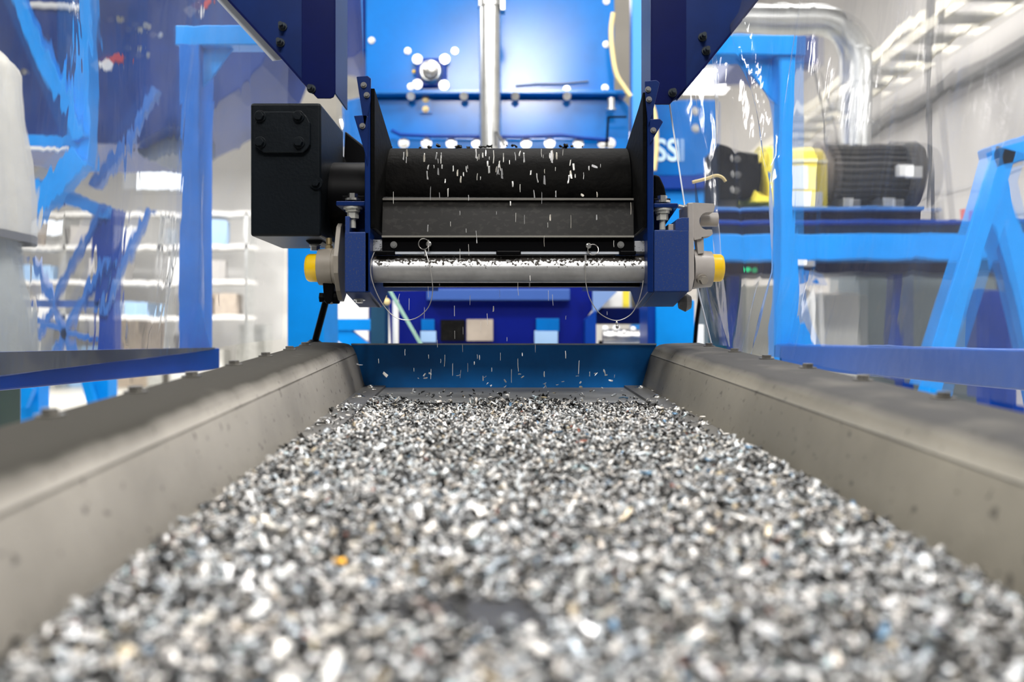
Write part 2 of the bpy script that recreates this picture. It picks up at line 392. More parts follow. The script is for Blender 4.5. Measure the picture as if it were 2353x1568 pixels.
lamp(-0.62, -1.7, 3.1, 0.4, 0.4, 70, 'small hall floodlight tilted towards the hopper, left of the larger one', 'tilted floodlights', 48)
lp_ = lamp(1.83, 8.0, 2.46, 0.5, 0.4, 90, 'added hall lamp making the white glare in the right plastic sheet', 'added glare lamps')  # added lamp standing in for the white glare on the sheet
MB().box((1.62, 7.82, 2.36), (2.04, 8.18, 2.455)).build('glare_diffuser', 'lamp', lp_, bev=.02)  # glowing block of the added glare lamp
lamp(0.1, -0.3, 3.1, 0.9, 0.7, 120, 'rectangular hall lamp hung above the trough')

# ================================================================== TROUGH
VPD = Vector(((1110 - 1176.5) / F, 1.0, (784 - 681) / F))
YF = 1.75
def T(px, py, Y): return P(px, py, YF) - VPD * (YF - Y)
Y0 = 0.12
trough = thing('vibrating_conveyor', T(1157, 900, 1.0), 'grey open trough conveyor filled with shredded metal in front of the camera', 'conveyor')

def liner(sections, mat, seam_i):
    # sections: list of (px, py, dirt) of the profile at the far end, closed polygon
    b = MB(); n = len(sections); K = 60
    rings = []
    for k in range(K + 1):
        Y = Y0 + (YF - Y0) * (k / K)
        rings.append([b.bm.verts.new(T(x, y, Y)) for x, y, _ in sections])
    for k in range(K):
        for i in range(n):
            j = (i + 1) % n
            b.bm.faces.new((rings[k][i], rings[k][j], rings[k+1][j], rings[k+1][i]))
    b.bm.faces.new(rings[0]); b.bm.faces.new(rings[-1][::-1])
    o = b.build('side_liner', mat, trough, smooth=True)
    at = o.data.attributes.new('dirt', 'FLOAT', 'POINT')
    vals = [d for k in range(K + 1) for _, _, d in sections]
    at.data.foreach_set('value', vals)
    return o
LL = liner([(715, 840, .8), (715, 788, .75), (722, 786, .75), (770, 787.5, .7), (792, 789, .72), (802, 791.5, .70), (809, 796, .56), (813, 802, .36), (817, 811.5, 0.14), (818.6, 812.6, .5), (818.2, 814, .5), (819.5, 816, 0.16), (829, 853, .06), (838, 887, .20), (838, 905, .8)], 'liner_l', 9)
LR = liner([(1612, 842, .8), (1612, 790, .75), (1605, 788, .7), (1550, 789, .62), (1527, 790.5, .66), (1515, 793, .68), (1507, 797.5, .52), (1502, 804, .28), (1496.5, 814, 0.12), (1494.8, 815, .5), (1495.2, 816.4, .5), (1494, 818.5, 0.14), (1485, 853, .06), (1475, 887, .20), (1475, 905, .8)], 'liner_r', 9)

def slabT(name, px0, px1, py0, py1, mat, ya=Y0, yb=YF, par=trough):
    b = MB()
    q = [(px0, py0), (px1, py0), (px1, py1), (px0, py1)]
    vs = [T(x, y, ya) for x, y in q] + [T(x, y, yb) for x, y in q]
    b._add(vs, [(0,1,2,3),(7,6,5,4),(0,4,5,1),(1,5,6,2),(2,6,7,3),(3,7,4,0)])
    return b.build(name, mat, par)
slabT('pan', 836, 1477, 891, 899, 'bed', Y0, YF)
slabT('pan_strip', 838, 886, 886, 890.9, 'strip')
slabT('pan_strip', 1434, 1475, 886, 890.9, 'strip')
ew = MB()
ew.polyp([(806, 792), (1509, 792), (1478, 897), (836, 897)], YF + 0.001, 0.006)
ew.boxp(806, 790, 1509, 793.5, YF + 0.0005, 0.03)
ew.build('end_wall', principled('end_wall_paint', (0.001, 0.15, 0.50), 0.35, noise=0.45, nscale=4, spec=.3), trough, bev=0.001)
MB().boxp(808, 789.6, 1508, 793, YF - .0005, .012).build('top_edge', principled('worn_top_edge', (.38, .42, .47), .4, .3), trough)
UP = Vector((0, -0.0525, 1)).normalized()
for Y in (1.63, 1.50, 1.335, 1.165, 0.995, 0.835, 0.67):
    bolt('bolt', T(729, 786.8, Y), UP, LL, 0.0072, 0.005, 'dustbolt')
for Y in (1.63, 1.465, 1.30, 1.135, 0.97, 0.80, 0.64):
    bolt('bolt', T(1594, 788.6, Y), UP, LR, 0.0072, 0.005, 'dustbolt')
for Y in (1.71, 1.55, 1.39, 1.23):
    MB().lathe(T(857, 886, Y), UP, [(0, .012), (.0012, .012), (.0013, .008), (.004, .006), (.0055, .002)], 16).build('bolt', 'zinc', trough, smooth=True)
    MB().lathe(T(1462, 886, Y - 0.01), UP, [(0, .012), (.0012, .012), (.0013, .008), (.004, .006), (.0055, .002)], 16).build('bolt', 'zinc', trough, smooth=True)
# ================================================================== SHREDDED METAL
def chip_template(L, W, Tk, bend, twist, rng):
    # three cross-sections bent along their length; returns 12 x 3
    N = len(L)
    v = np.zeros((N, 12, 3))
    for s, t in enumerate((-0.5, 0.0, 0.5)):
        x = L * t; z = bend * L * (4 * t * t) * 0.5
        ws = W * rng.uniform(0.55, 1.1, N); tw = twist * t
        for k, (a, c) in enumerate(((-0.5, -0.5), (0.5, -0.5), (0.5, 0.5), (-0.5, 0.5))):
            yy = a * ws; zz = c * Tk
            v[:, s*4+k, 0] = x + rng.uniform(-0.08, 0.08, N) * L
            v[:, s*4+k, 1] = yy * np.cos(tw) - zz * np.sin(tw)
            v[:, s*4+k, 2] = z + yy * np.sin(tw) + zz * np.cos(tw)
    return v
CF = np.array([(3,2,1,0),(8,9,10,11)] + [(s*4+k, s*4+(k+1)%4, (s+1)*4+(k+1)%4, (s+1)*4+k) for s in (0, 1) for k in range(4)])
def chip_colours(N, rng):
    u = rng.random(N); c = np.zeros((N, 3))
    g = np.where(u < 0.45, rng.uniform(0.38, 0.90, N), np.where(u < 0.62, rng.uniform(0.10, 0.30, N), rng.uniform(0.004, 0.03, N)))
    warm = rng.normal(0, 0.05, N)
    c[:, 0] = g * (1 + warm); c[:, 1] = g; c[:, 2] = g * (0.985 - warm)
    t = rng.random(N)
    for lo, hi, col in ((0, .004, (.46, .40, .28)), (.010, .013, (.30, .10, .06)), (.017, .024, (.14, .26, .40)), (.030, .042, (.42, .52, .55)), (.045, .055, (.48, .40, .28))):
        k = (t >= lo) & (t < hi); c[k] = np.array(col) * rng.uniform(.7, 1.2, (k.sum(), 1))
    return np.clip(c, 0, 1)
def rot(yaw, pit, rol):
    cy, sy, cp, sp, cr, sr = np.cos(yaw), np.sin(yaw), np.cos(pit), np.sin(pit), np.cos(rol), np.sin(rol)
    m = np.zeros((len(yaw), 3, 3))
    m[:,0,0]=cy*cp; m[:,0,1]=cy*sp*sr-sy*cr; m[:,0,2]=cy*sp*cr+sy*sr
    m[:,1,0]=sy*cp; m[:,1,1]=sy*sp*sr+cy*cr; m[:,1,2]=sy*sp*cr-cy*sr
    m[:,2,0]=-sp; m[:,2,1]=cp*sr; m[:,2,2]=cp*cr
    return m
def edge_l(Y): return np.array([T(838, 889, y).x for y in np.atleast_1d(Y)])
XL0, XR0, ZB0 = T(838, 889, YF), T(1475, 889, YF), T(1150, 891, YF).z
def bed_z(Y): return ZB0 - VPD.z * (YF - Y)
def side_x(Y): s = -VPD.x * (YF - Y); return XL0.x + s, XR0.x + s
def smooth(a, b, x): t = np.clip((x - a) / (b - a), 0, 1); return t*t*(3-2*t)
def wob(x, y): return 0.5*np.sin(9*x+3*y) + 0.3*np.sin(21*x-14*y+1) + 0.2*np.sin(37*y+8*x)
def heap_h(X, Y):
    # layer thickness over the pan, in metres
    xl, xr = side_x(Y); s = (X - xl) / (xr - xl)
    start = 1.53 + 0.04*np.sin(7*s+1) + 0.03*np.sin(19*s) - 0.05*smooth(.55, .95, s)
    body = smooth(0, 0.45, start - Y)
    edge_in = 0.045 * smooth(1.02, 1.12, Y)           # beyond ~1.1 m the strips stay bare
    dl = (X - xl) - edge_in; dr = (xr - X) - edge_in * 0.9
    sidef = np.minimum(smooth(-0.004, 0.025, dl), smooth(-0.004, 0.025, dr))
    h = (0.002 + 0.012*body + 0.0035*wob(X*1.3, Y*1.5)*body) * sidef * (start - Y > 0)
    return np.where((start - Y > 0), h, 0.0), sidef * (start - Y > 0)
# dark fines under the flakes
def fines():
    nu, nv = 70, 150
    b = MB()
    def fn(u, v):
        Y = Y0 + (1.50 - Y0) * v; xl, xr = side_x(Y); X = xl + (xr - xl) * u
        h, _ = heap_h(np.array([X]), np.array([Y]))
        return Vector((X, Y, bed_z(Y) + max(0.0002, float(h[0]) - 0.003)))
    b.grid(fn, nu, nv); return b
heap_n = 78000
Yc = NP.uniform(0.20, 1.69, heap_n * 2); xl, xr = side_x(Yc); Xc = xl + (xr - xl) * NP.random(heap_n * 2)
hh, dens = heap_h(Xc, Yc)
# density: full in the body, thin towards the far end, thinner in two worn patches near the lens
start_prob = smooth(-0.08, 0.21, 1.53 - Yc + 0.03*np.sin(23*Xc+1))**2.2 + 0.010 * (Yc < 1.69)
patch = 1 - 1.1*np.exp(-(((Xc + 0.005)/0.045)**2 + ((Yc - 0.470)/0.024)**2)) - 1.0*np.exp(-(((Xc + 0.115)/0.06)**2 + ((Yc - 0.480)/0.017)**2)) - 0.5*np.exp(-(((Xc + 0.21)/0.03)**2 + ((Yc - 0.56)/0.02)**2))
edge_in = 0.045 * smooth(1.02, 1.12, Yc)
inside = np.minimum(Xc - xl - edge_in, xr - Xc - edge_in*0.9)
stray = (NP.random(heap_n*2) < 0.045)
keep = (NP.random(heap_n*2) < start_prob * np.clip(patch, 0, 1)) & ((inside > 0.001) | (stray & (inside > -0.043)))
keep &= (Xc > xl + 0.002) & (Xc < xr - 0.002)
idx = np.nonzero(keep)[0][:heap_n]
Yc, Xc, hh = Yc[idx], Xc[idx], hh[idx]; N = len(idx)
L = np.clip(NP.lognormal(math.log(0.0056), 0.45, N), 0.0028, 0.017); W = np.clip(L * NP.uniform(0.18, 0.68, N), 0.0011, 0.0058)
v = chip_template(L, W, NP.uniform(0.0005, 0.0016, N), NP.normal(0, 0.35, N), NP.normal(0, 0.9, N), NP)
rm = rot(NP.uniform(0, 2*math.pi, N), NP.normal(0, 0.42, N), NP.normal(0, 0.5, N))
v = np.einsum('nij,nkj->nki', rm, v)
lowest = v[:, :, 2].min(axis=1)
over = np.where(hh > 0.004, hh - 0.005 + NP.uniform(-0.001, 0.006, N), np.where(Yc > 1.05, 0.0052*(np.minimum(Xc - side_x(Yc)[0], side_x(Yc)[1] - Xc) < 0.043), 0))
v[:, :, 2] += (bed_z(Yc) + np.maximum(over, 0.0))[:, None] - np.where(hh > 0.004, 0, lowest)[:, None]
v[:, :, 0] += Xc[:, None]; v[:, :, 1] += Yc[:, None]
col = chip_colours(N, NP)
# fines surface first
fb = fines(); fb.bm.verts.index_update()
fv = np.array([p.co[:] for p in fb.bm.verts]); ff = np.array([[q.index for q in f.verts] for f in fb.bm.faces]); fb.bm.free()
verts = np.concatenate([fv, v.reshape(-1, 3)]); nf = len(fv)
faces = np.concatenate([ff, (CF[None] + (np.arange(N) * 12)[:, None, None] + nf).reshape(-1, 4)])
org = np.array([0.0, 1.0, bed_z(1.0)])
me = bpy.data.meshes.new('shredded_metal')
me.vertices.add(len(verts)); me.vertices.foreach_set('co', (verts - org).astype(np.float32).ravel())
me.loops.add(len(faces)*4); me.loops.foreach_set('vertex_index', faces.astype(np.int32).ravel())
me.polygons.add(len(faces)); me.polygons.foreach_set('loop_start', np.arange(0, len(faces)*4, 4, dtype=np.int32))
me.update(calc_edges=True); me.validate()
ca = me.attributes.new('chip_colour', 'FLOAT_COLOR', 'POINT')
cc = np.ones((len(verts), 4), np.float32); cc[:nf, :3] = (0.034, 0.032, 0.030); cc[nf:, :3] = np.repeat(col, 12, axis=0)
ca.data.foreach_set('color', cc.ravel())
me.materials.append(M['chip'])
ho = bpy.data.objects.new('shredded_metal', me); C.objects.link(ho); ho.location = org
tag(ho, 'layer of grey shredded metal covering the bed of the trough', 'shredded metal', kind='stuff')

# single flakes: meshes shared between copies
def flake_mesh(k, L, W, Tk, bend, twist, colr):
    v1 = chip_template(np.array([L]), np.array([W]), np.array([Tk]), np.array([bend]), np.array([twist]), NP)[0]
    m = bpy.data.meshes.new('metal_flake'); m.from_pydata([tuple(p) for p in v1], [], [tuple(int(i) for i in f) for f in CF]); m.update()
    a = m.attributes.new('chip_colour', 'FLOAT_COLOR', 'POINT'); a.data.foreach_set('color', list((*colr, 1)) * 12)
    m.materials.append(M['chip']); return m
LIGHTS = [(.74, .72, .68), (.6, .6, .6), (.8, .8, .78), (.68, .64, .56), (.45, .45, .46)]
slivers = [flake_mesh(i, R.uniform(.007, .016), R.uniform(.0012, .0032), .0009, R.uniform(-.12, .12), R.uniform(-.6, .6), LIGHTS[i % 5]) for i in range(8)]
wires = [flake_mesh(i, R.uniform(.020, .034), R.uniform(.0007, .0012), .0008, R.uniform(-.05, .05), .3, LIGHTS[(i+3) % 5]) for i in range(4)]
flats = [flake_mesh(i, R.uniform(.007, .011), R.uniform(.004, .006), .0011, R.uniform(-.2, .2), R.uniform(-.5, .5), LIGHTS[i % 5]) for i in range(6)]
darks = [flake_mesh(i, R.uniform(.006, .011), R.uniform(.004, .007), .003, .3, .7, (.02, .02, .019)) for i in range(5)]
def flake(mesh, loc, rotn, label, group, sc=1.0):
    o = bpy.data.objects.new('metal_flake', mesh); C.objects.link(o); o.location = loc; o.rotation_euler = rotn; o.scale = (sc, sc, sc)
    return tag(o, label, 'metal flake', group)
G1 = 'metal slivers falling off the belt drum'; L1 = 'bright metal sliver falling in front of the black belt drum'
for i in range(74):
    x = R.gauss(1120, 130); x = x if 905 < x < 1440 else R.uniform(960, 1400); y = 350 + abs(R.gauss(0, 55))
    flake(R.choice(slivers), P(x, y, R.uniform(1.53, 1.60) if y < 430 else 1.50), (R.gauss(0, .2), math.pi/2 + R.gauss(0, .16), R.uniform(0, 6.28)), L1, G1, R.uniform(.7, 1.6))
G2 = 'metal slivers falling past the scraper and tube'; L2 = 'thin metal sliver falling in front of the scraper and steel tube'
for x, y in ((1010, 450), (1077, 455), (1057, 490), (983, 525), (1071, 530), (1035, 515), (1095, 555), (1057, 585), (1250, 555), (1371, 500), (904, 455), (989, 445), (1245, 455), (1312, 510), (1410, 560), (1095, 545), (1185, 500), (1205, 505), (1264, 500), (985, 565), (1077, 575), (1141, 490), (1450, 480)):
    flake(R.choice(wires if R.random() < .55 else slivers), P(x, y, 1.50), (0, math.pi/2 + R.gauss(0, .03), R.uniform(0, 6.28)), L2, G2, R.uniform(.6, 1.05))
G3 = 'metal slivers falling between tube and trough'; L3 = 'thin metal sliver falling below the tube towards the heap'
for x, y in ((984, 672), (972, 640), (1141, 625), (1148, 675), (1217, 655), (1260, 680), (1270, 690), (1030, 625), (1044, 715), (1134, 710), (1105, 750), (1064, 760), (975, 720), (1218, 640), (940, 700), (1300, 730), (870, 830), (915, 690), (985, 820), (1013, 830), (1063, 800), (1097, 820), (1102, 822), (1058, 860), (1022, 830), (1190, 840), (1200, 815), (1355, 860), (1412, 865), (1130, 850), (1395, 720), (951, 850), (1250, 860), (990, 860), (1080, 690), (1190, 665), (1010, 655), (1120, 735), (1045, 770), (1165, 780), (955, 765), (1090, 835), (1040, 850), (1150, 820), (1230, 800), (1330, 845), (930, 810), (1300, 815), (1075, 845), (1110, 870), (1175, 865), (1005, 790)):
    flake(R.choice(wires if R.random() < .5 else slivers), P(x, y, R.uniform(1.50, 1.60)), (0, math.pi/2 + R.gauss(0, .05), R.uniform(0, 6.28)), L3, G3, R.uniform(.55, 1.0))
flake(flats[0], P(885, 861, 1.60), (1.3, .7, .6), 'square white flake bouncing before the left of the blue end wall', None, 1.3)
flake(flats[1], P(826, 839, 1.62), (.3, .2, .3), 'small white flake beside the upper end of the left liner', None, 1.1)
flake(flats[2], P(1390, 856, 1.60), (1.2, .9, 1.0), 'square pale flake bouncing before the right of the blue end wall', None, 1.3)
flake(flats[3], P(1338, 449, 1.565), (1.3, .5, .2), 'pale pointed flake standing on the scraper edge', None, 0.9)
flake(flats[4], P(1366, 383, 1.585), (1.3, .3, .2), 'small square grey flake stuck to the drum face at the right', None, 1.1)
for i in range(26):
    x = R.uniform(960, 1420); yy = R.uniform(858, 892)
    flake(R.choice(flats + slivers[:3]), P(x, yy, R.uniform(1.58, 1.66)), (R.uniform(-1, 1), R.uniform(-1, 1), R.uniform(0, 6.28)), 'small bright flake jumping above the far edge of the heap', 'flakes jumping at the far end of the heap', R.uniform(.5, .9))
for i in range(30):
    x = R.choice([1120, 1118, 1300, 1060, 1180, 1000, R.uniform(900, 1415), R.uniform(900, 1415)]) + R.gauss(0, 9)
    flake(R.choice(darks), P(x, 338 + R.uniform(-3, 2), 1.715), (R.uniform(-.6, .6), R.uniform(-.6, .6), R.uniform(0, 6.28)), 'dark crumb lying on the crest of the belt drum', 'dark crumbs on the drum crest', R.uniform(.5, 1.2))
# flakes lying apart on the bare strips and the largest ones of the near heap
def on_bed(px, py, lift):
    t = (py - 681.0); Y = YF * (890 - 681.0) / t; q = P(px, py, Y); return Vector((q.x, q.y, bed_z(Y) + lift))
for x, y in ((838, 908), (826, 914), (812, 921), (805, 930), (790, 936), (772, 946), (760, 960), (742, 968), (728, 980), (717, 990), (860, 902), (846, 930), (800, 948), (770, 975)):
    flake(R.choice(flats + slivers), on_bed(x, y, .0065), (R.gauss(0, .2), R.gauss(0, .2), R.uniform(0, 6.28)), 'loose flake lying on the bare strip beside the left liner', 'loose flakes on the left strip', R.uniform(.6, 1.0))
for x, y in ((1500, 905), (1528, 922), (1548, 936), (1572, 945), (1590, 955), (1606, 962), (1622, 972), (1540, 945)):
    flake(R.choice(flats + slivers), on_bed(x, y, .0065), (R.gauss(0, .2), R.gauss(0, .2), R.uniform(0, 6.28)), 'loose flake lying on the bare strip beside the right liner', 'loose flakes on the right strip', R.uniform(.6, 1.0))
bigs = [flake_mesh(i, R.uniform(.010, .016), R.uniform(.0045, .007), .0013, R.uniform(-.3, .3), R.uniform(-.6, .6), c) for i, c in enumerate(LIGHTS + [(.82, .82, .82), (.56, .60, .64), (.5, .42, .3), (.30, .34, .38)])]
for i in range(130):
    Y = R.uniform(.36, .72); xl_, xr_ = side_x(Y); X = R.uniform(max(xl_ + .03, -.62*Y), min(xr_ - .03, .62*Y))
    if math.exp(-((X + .005)/.045)**2 - ((Y - .47)/.024)**2) + math.exp(-((X + .115)/.06)**2 - ((Y - .48)/.017)**2) > .4: continue
    h, _ = heap_h(np.array([X]), np.array([Y]))
    flake(R.choice(bigs), (X, Y, bed_z(Y) + float(h[0]) + .004), (R.gauss(0, .4), R.gauss(0, .4), R.uniform(0, 6.28)), 'large flake lying on the blurred near part of the heap', 'large flakes on the near heap', R.uniform(.7, 1.1))
of = flake_mesh(0, .007, .005, .002, .2, .2, (.85, .42, .01))
flake(of, on_bed(779, 1350, .017), (.3, .2, .5), 'small orange flake on the near heap', None, 1.0)
flake(flake_mesh(0, .028, .009, .002, .2, .4, (.56, .45, .41)), on_bed(985, 1470, .017), (.2, .5, .9), 'long pinkish flake at the dark bare patch near the bottom', None, .8)
flake(flake_mesh(0, .012, .006, .002, .2, .2, (.10, .20, .30)), on_bed(1485, 1122, .015), (.2, .1, .3), 'dark blue flake on the right half of the heap', None, 1.0)

# ================================================================== BELT CONVEYOR HEAD
YB = 1.50
conv = thing('belt_conveyor', P(1176, 660, 1.9), 'blue framed belt conveyor head dropping metal into the trough', 'conveyor')
# drum wrapped by the belt, axis along x
RD = 0.10; DC = Vector((0, 1.735, 0.3895 - RD))
bxl, bxr = -0.243, 0.229
b = MB(); prof = []
for i in range(25):
    t = math.pi/2 + math.pi * i / 24; prof.append((DC.y + RD*math.cos(t), DC.z + RD*math.sin(t)))
prof = prof + [(3.0, DC.z - RD), (3.0, DC.z - RD + .012)] + [(DC.y + (RD-.012)*math.cos(math.pi/2 + math.pi*(24-i)/24), DC.z + (RD-.012)*math.sin(math.pi/2 + math.pi*(24-i)/24)) for i in range(25)] + [(3.0, DC.z + RD - .012), (3.0, DC.z + RD)]
b.prism([(bxl, y, z) for y, z in prof], (bxr - bxl, 0, 0)); b.build('belt', 'belt', conv, smooth=True)
MB().cyl((bxl + .004, DC.y, DC.z), (bxr - .004, DC.y, DC.z), RD - .0125, 40).build('drum', 'black', conv, smooth=True)
MB().cyl((-.335, DC.y, DC.z), (.30, DC.y, DC.z), .02, 20).build('drum_axle', 'black', conv, smooth=True)
for sgn, xo, xi, nm in ((-1, P(838, 0, YB).x, P(850, 0, YB).x, 'l'), (1, P(1502, 0, YB).x, P(1488, 0, YB).x, 'r')):
    zt = .452 if sgn < 0 else .445
    pl = [(1.50, zt), (1.56, zt - .016), (1.74, .392), (2.9, .41), (2.9, .17), (1.72, .10), (1.64, .0644), (1.50, .0857)]
    MB().prism([(xo, y, z) for y, z in pl], (xi - xo, 0, 0)).build('side_plate', 'ultra', conv, bev=.0015)
    # black rubber skirt lining the inside of the plate
    ti = xi + .007 * -sgn
    sk = [(1.505, zt - .006), (1.56, zt - .02), (1.74, .39), (2.5, .40), (2.5, .22), (1.62, .20), (1.505, .20)]
    MB().prism([(xi + .0005 * -sgn, y, z) for y, z in sk], (ti - xi, 0, 0)).build('rubber_skirt', 'rubber', conv, bev=.001)
    # bent tabs along the front edge
    if sgn < 0: tabs = ([(819, 176), (845, 174), (852, 180), (851, 232), (838, 300)], [(813, 266), (840, 264), (846, 268), (844, 380), (838, 350)]); bl = ((836, 196), (843, 219), (833, 290))
    else: tabs = ([(1482, 186), (1509, 184), (1516, 190), (1499, 262), (1490, 288), (1484, 232)], [(1493, 274), (1517, 273), (1524, 280), (1499, 322), (1494, 330)]); bl = ((1489, 206), (1491, 229), (1501, 300))
    for tb in tabs:
        MB().polyp(tb, YB - .004, .005).build('mounting_tab', 'ultra', conv, bev=.001)
    for (x, y) in bl: bolt('bolt', P(x, y, YB - .004), (0, -1, 0), conv, .0034, .004, 'greycable')
# head brackets holding the cross tube
for sgn in (-1, 1):
    xa, xb = (P(792, 0, YB).x, P(849, 0, YB).x) if sgn < 0 else (P(1503, 0, YB).x, P(1583, 0, YB).x)
    pr = [(1.50, .192), (1.50, .0857), (1.64, .0644), (1.64, .192)] if sgn < 0 else [(1.50, .1955), (1.50, .0865), (1.64, .0655), (1.64, .1955)]
    hb = MB().prism([(xa, y, z) for y, z in pr], (xb - xa, 0, 0)).build('head_bracket', 'bracket', conv, bev=.002)
    if sgn < 0:
        MB().boxp(793, 497, 803, 536, YB, .10).build('bracket_flange', 'bracket', hb, bev=.001)
        bolt('bolt', P(826, 688, 1.565), (0, -.1, -1), hb, .007, .005)
    else:
        MB().polyp([(1552, 531), (1552, 512), (1557, 503), (1566, 500), (1583, 500), (1583, 531)], YB, .10).build('bracket_flange', 'bracket', hb, bev=.001)
        MB().boxp(1536, 515, 1551, 531, YB + .02, .04).build('rubber_stop', 'grey_cast', hb, bev=.001)
# horizontal mounting pads with their bolts
def pad(x0, x1, y0, y1, xc, gus):
    p_ = MB().boxp(x0, y0, x1, y1, YB + .004, .11).build('mounting_pad', 'ultra', conv, bev=.0015)
    MB().polyp(gus, YB + .05, .006).build('gusset', 'ultra', p_)
    c0 = P(xc, y0, YB + .022); c1 = P(xc, y1, YB + .022)
    bb = MB(); bb.cyl(c0, c0 + Vector((0, 0, .004)), .014, 20); bb.hexhead(c0 + Vector((0, 0, .004)), (0, 0, 1), .0088, .009); bb.build('bolt', 'zinc', p_)
    nn = MB(); nn.cyl(c1, c1 - Vector((0, 0, .006)), .017, 22); nn.cyl(c1 - Vector((0, 0, .006)), c1 - Vector((0, 0, .011)), .013, 20)
    nn.hexhead(c1 - Vector((0, 0, .011)), (0, 0, -1), .0105, .012); nn.cyl(c1 - Vector((0, 0, .023)), c1 - Vector((0, 0, .040)), .0055, 14); nn.build('nut', M['nutmat'], p_)
pad(772, 838, 462, 473, 811, [(784, 474), (838, 474), (838, 532), (822, 532)])
pad(1503, 1558, 467, 477, 1522, [(1503, 478), (1556, 478), (1520, 530), (1503, 530)])
MB().boxp(1503, 456, 1541, 466.5, YB + .02, .06).build('clamp_plate', 'black', conv, bev=.001)
MB().boxp(786, 450, 838, 461, YB + .03, .06).build('clamp_plate', 'black', conv, bev=.001)
for x0, x1, y0, y1 in ((853, 878, 551, 578), (1458, 1482, 554, 579)):
    MB().boxp(x0, y0, x1, y1, 1.535, .03).build('slide_block', 'greyblock', conv, bev=.001)

# scraper and tube
scr = thing('belt_scraper', P(1166, 585, 1.55), 'black scraper bar below the belt drum carrying a grey lower lip', 'belt scraper')
a0, a1, b0, b1 = P(879, 458, 1.60), P(1456, 461, 1.60), P(877, 543, 1.525), P(1457, 546, 1.525)
th = Vector((0, .008, .006))
MB()._add([a0, a1, b1, b0, a0 + th, a1 + th, b1 + th, b0 + th], [(3,2,1,0),(4,5,6,7),(0,1,5,4),(1,2,6,5),(2,3,7,6),(3,0,4,7)]).build('scraper_plate', 'scraper', scr, bev=.001)
MB().boxp(879, 455.5, 1456, 460, 1.592, .012).build('plate_edge', principled('lit_edge', (.20, .19, .17), .4, .5), scr)  # pale strip paints the lit upper edge of the plate
MB().boxp(877, 541.5, 1457, 545.5, 1.5215, .01).build('plate_edge', principled('bright_lit_edge', (.28, .27, .24), .4, .5), scr)  # brighter strip paints the lit lower edge
MB().boxp(878, 546, 1457, 577, 1.53, .02).build('blade_holder', 'black', scr, bev=.001)
MB().boxp(907, 578, 1422, 584, 1.532, .012).build('steel_lip', principled('pale_lip', (.62, .66, .72), .35, .3), scr)
for x0, x1 in ((862, 907), (1140, 1197), (1424, 1462)):
    MB().boxp(x0, 576, x1, 585.5, 1.526, .014).build('lip_clamp', 'black', scr, bev=.002)
MB().boxp(880, 640, 1470, 659, 1.59, .02).build('lower_bar', 'black', scr, bev=.001)
for x in (905, 1426): bolt('bolt', P(x, 563, 1.53), (0, -1, 0), scr, .004, .003)

tb = MB(); n = 48; rr = .0245; cy, cz = 1.555, P(0, 616.5, 1.532).z
xs = np.linspace(P(851, 0, 1.55).x, P(1494, 0, 1.55).x, 40)
for x in xs:
    for k in range(n): tb.bm.verts.new((x, cy + rr*math.cos(2*math.pi*k/n), cz + rr*math.sin(2*math.pi*k/n)))
tb.bm.verts.ensure_lookup_table()
for i in range(len(xs)-1):
    for k in range(n): tb.bm.faces.new([tb.bm.verts[q] for q in (i*n+k, i*n+(k+1)%n, (i+1)*n+(k+1)%n, (i+1)*n+k)])
tb.bm.faces.new(tb.bm.verts[:n]); tb.bm.faces.new(tb.bm.verts[-n:][::-1])
tube = tb.build('steel_tube', 'tube', None, smooth=True)
tag(tube, 'bright steel cross tube speckled with dark crumbs between two blue brackets', 'steel tube')
da = tube.data.attributes.new('dirt', 'FLOAT', 'POINT')
def dv(k):
    s = math.sin(2*math.pi*k/n); return .42 if s > .78 else .32 if s > .6 else .24 if s > .42 else .165 if s > .2 else .09 if s > -.05 else -.1
da.data.foreach_set('value', [dv(k) for _ in xs for k in range(n)])

# bearings at the ends of the tube
YX = 1.555
def ax(px, py=616.0): return P(px, py, YX)
bl_ = thing('flange_bearing', P(760, 690, YX), 'taupe flange bearing with yellow end cap left of the tube', 'bearing')
MB().lathe(ax(704), (1, 0, 0), [(0, .018), (.0015, .0225), (.004, .0245), (.007, .0255), (.026, .0258)]).build('end_cap', 'yellow', bl_, smooth=True)
MB().lathe(ax(733, 614), (1, 0, 0), [(0, .030), (.001, .033), (.027, .0345), (.0275, .0335), (.029, .0335), (.0295, .0345), (.036, .036)]).build('housing', 'tan', bl_, smooth=True)
MB().prism([ax(779, 0) * 0 + Vector((P(779, 0, YX).x, y, z)) for y, z in ((1.53, .205), (1.545, .213), (1.565, .213), (1.58, .205), (1.60, .15), (1.60, .12), (1.58, .085), (1.56, .072), (1.545, .074), (1.525, .09), (1.505, .12), (1.505, .15))], (.0085, 0, 0)).build('flange', 'tan', bl_, bev=.001)
g0 = P(756, 572, YX); gg = MB(); gg.cyl(g0 - Vector((0,0,.004)), g0 + Vector((0,0,.0055)), .0068, 6); gg.cyl(g0 + Vector((0,0,.0055)), g0 + Vector((0,0,.008)), .0045, 14); gg.cyl(g0 + Vector((0,0,.008)), g0 + Vector((0,0,.0195)), .0058, 16, .0052); gg.build('grease_nipple', 'brass', bl_, smooth=True)
lg = MB().polyp([(741, 650), (768, 650), (764, 690), (758, 698), (749, 698), (744, 690)], YX - .015, .03).build('lug', 'black', bl_, bev=.002)
lb = MB(); lb.cyl(P(736, 684, YX), P(786, 684, YX), .006, 14); lb.hexhead(P(735, 684, YX), (1, 0, 0), .0095, .007); lb.cyl(P(766, 684, YX), P(779, 684, YX), .0115, 18); lb.build('bolt', 'black', lg)

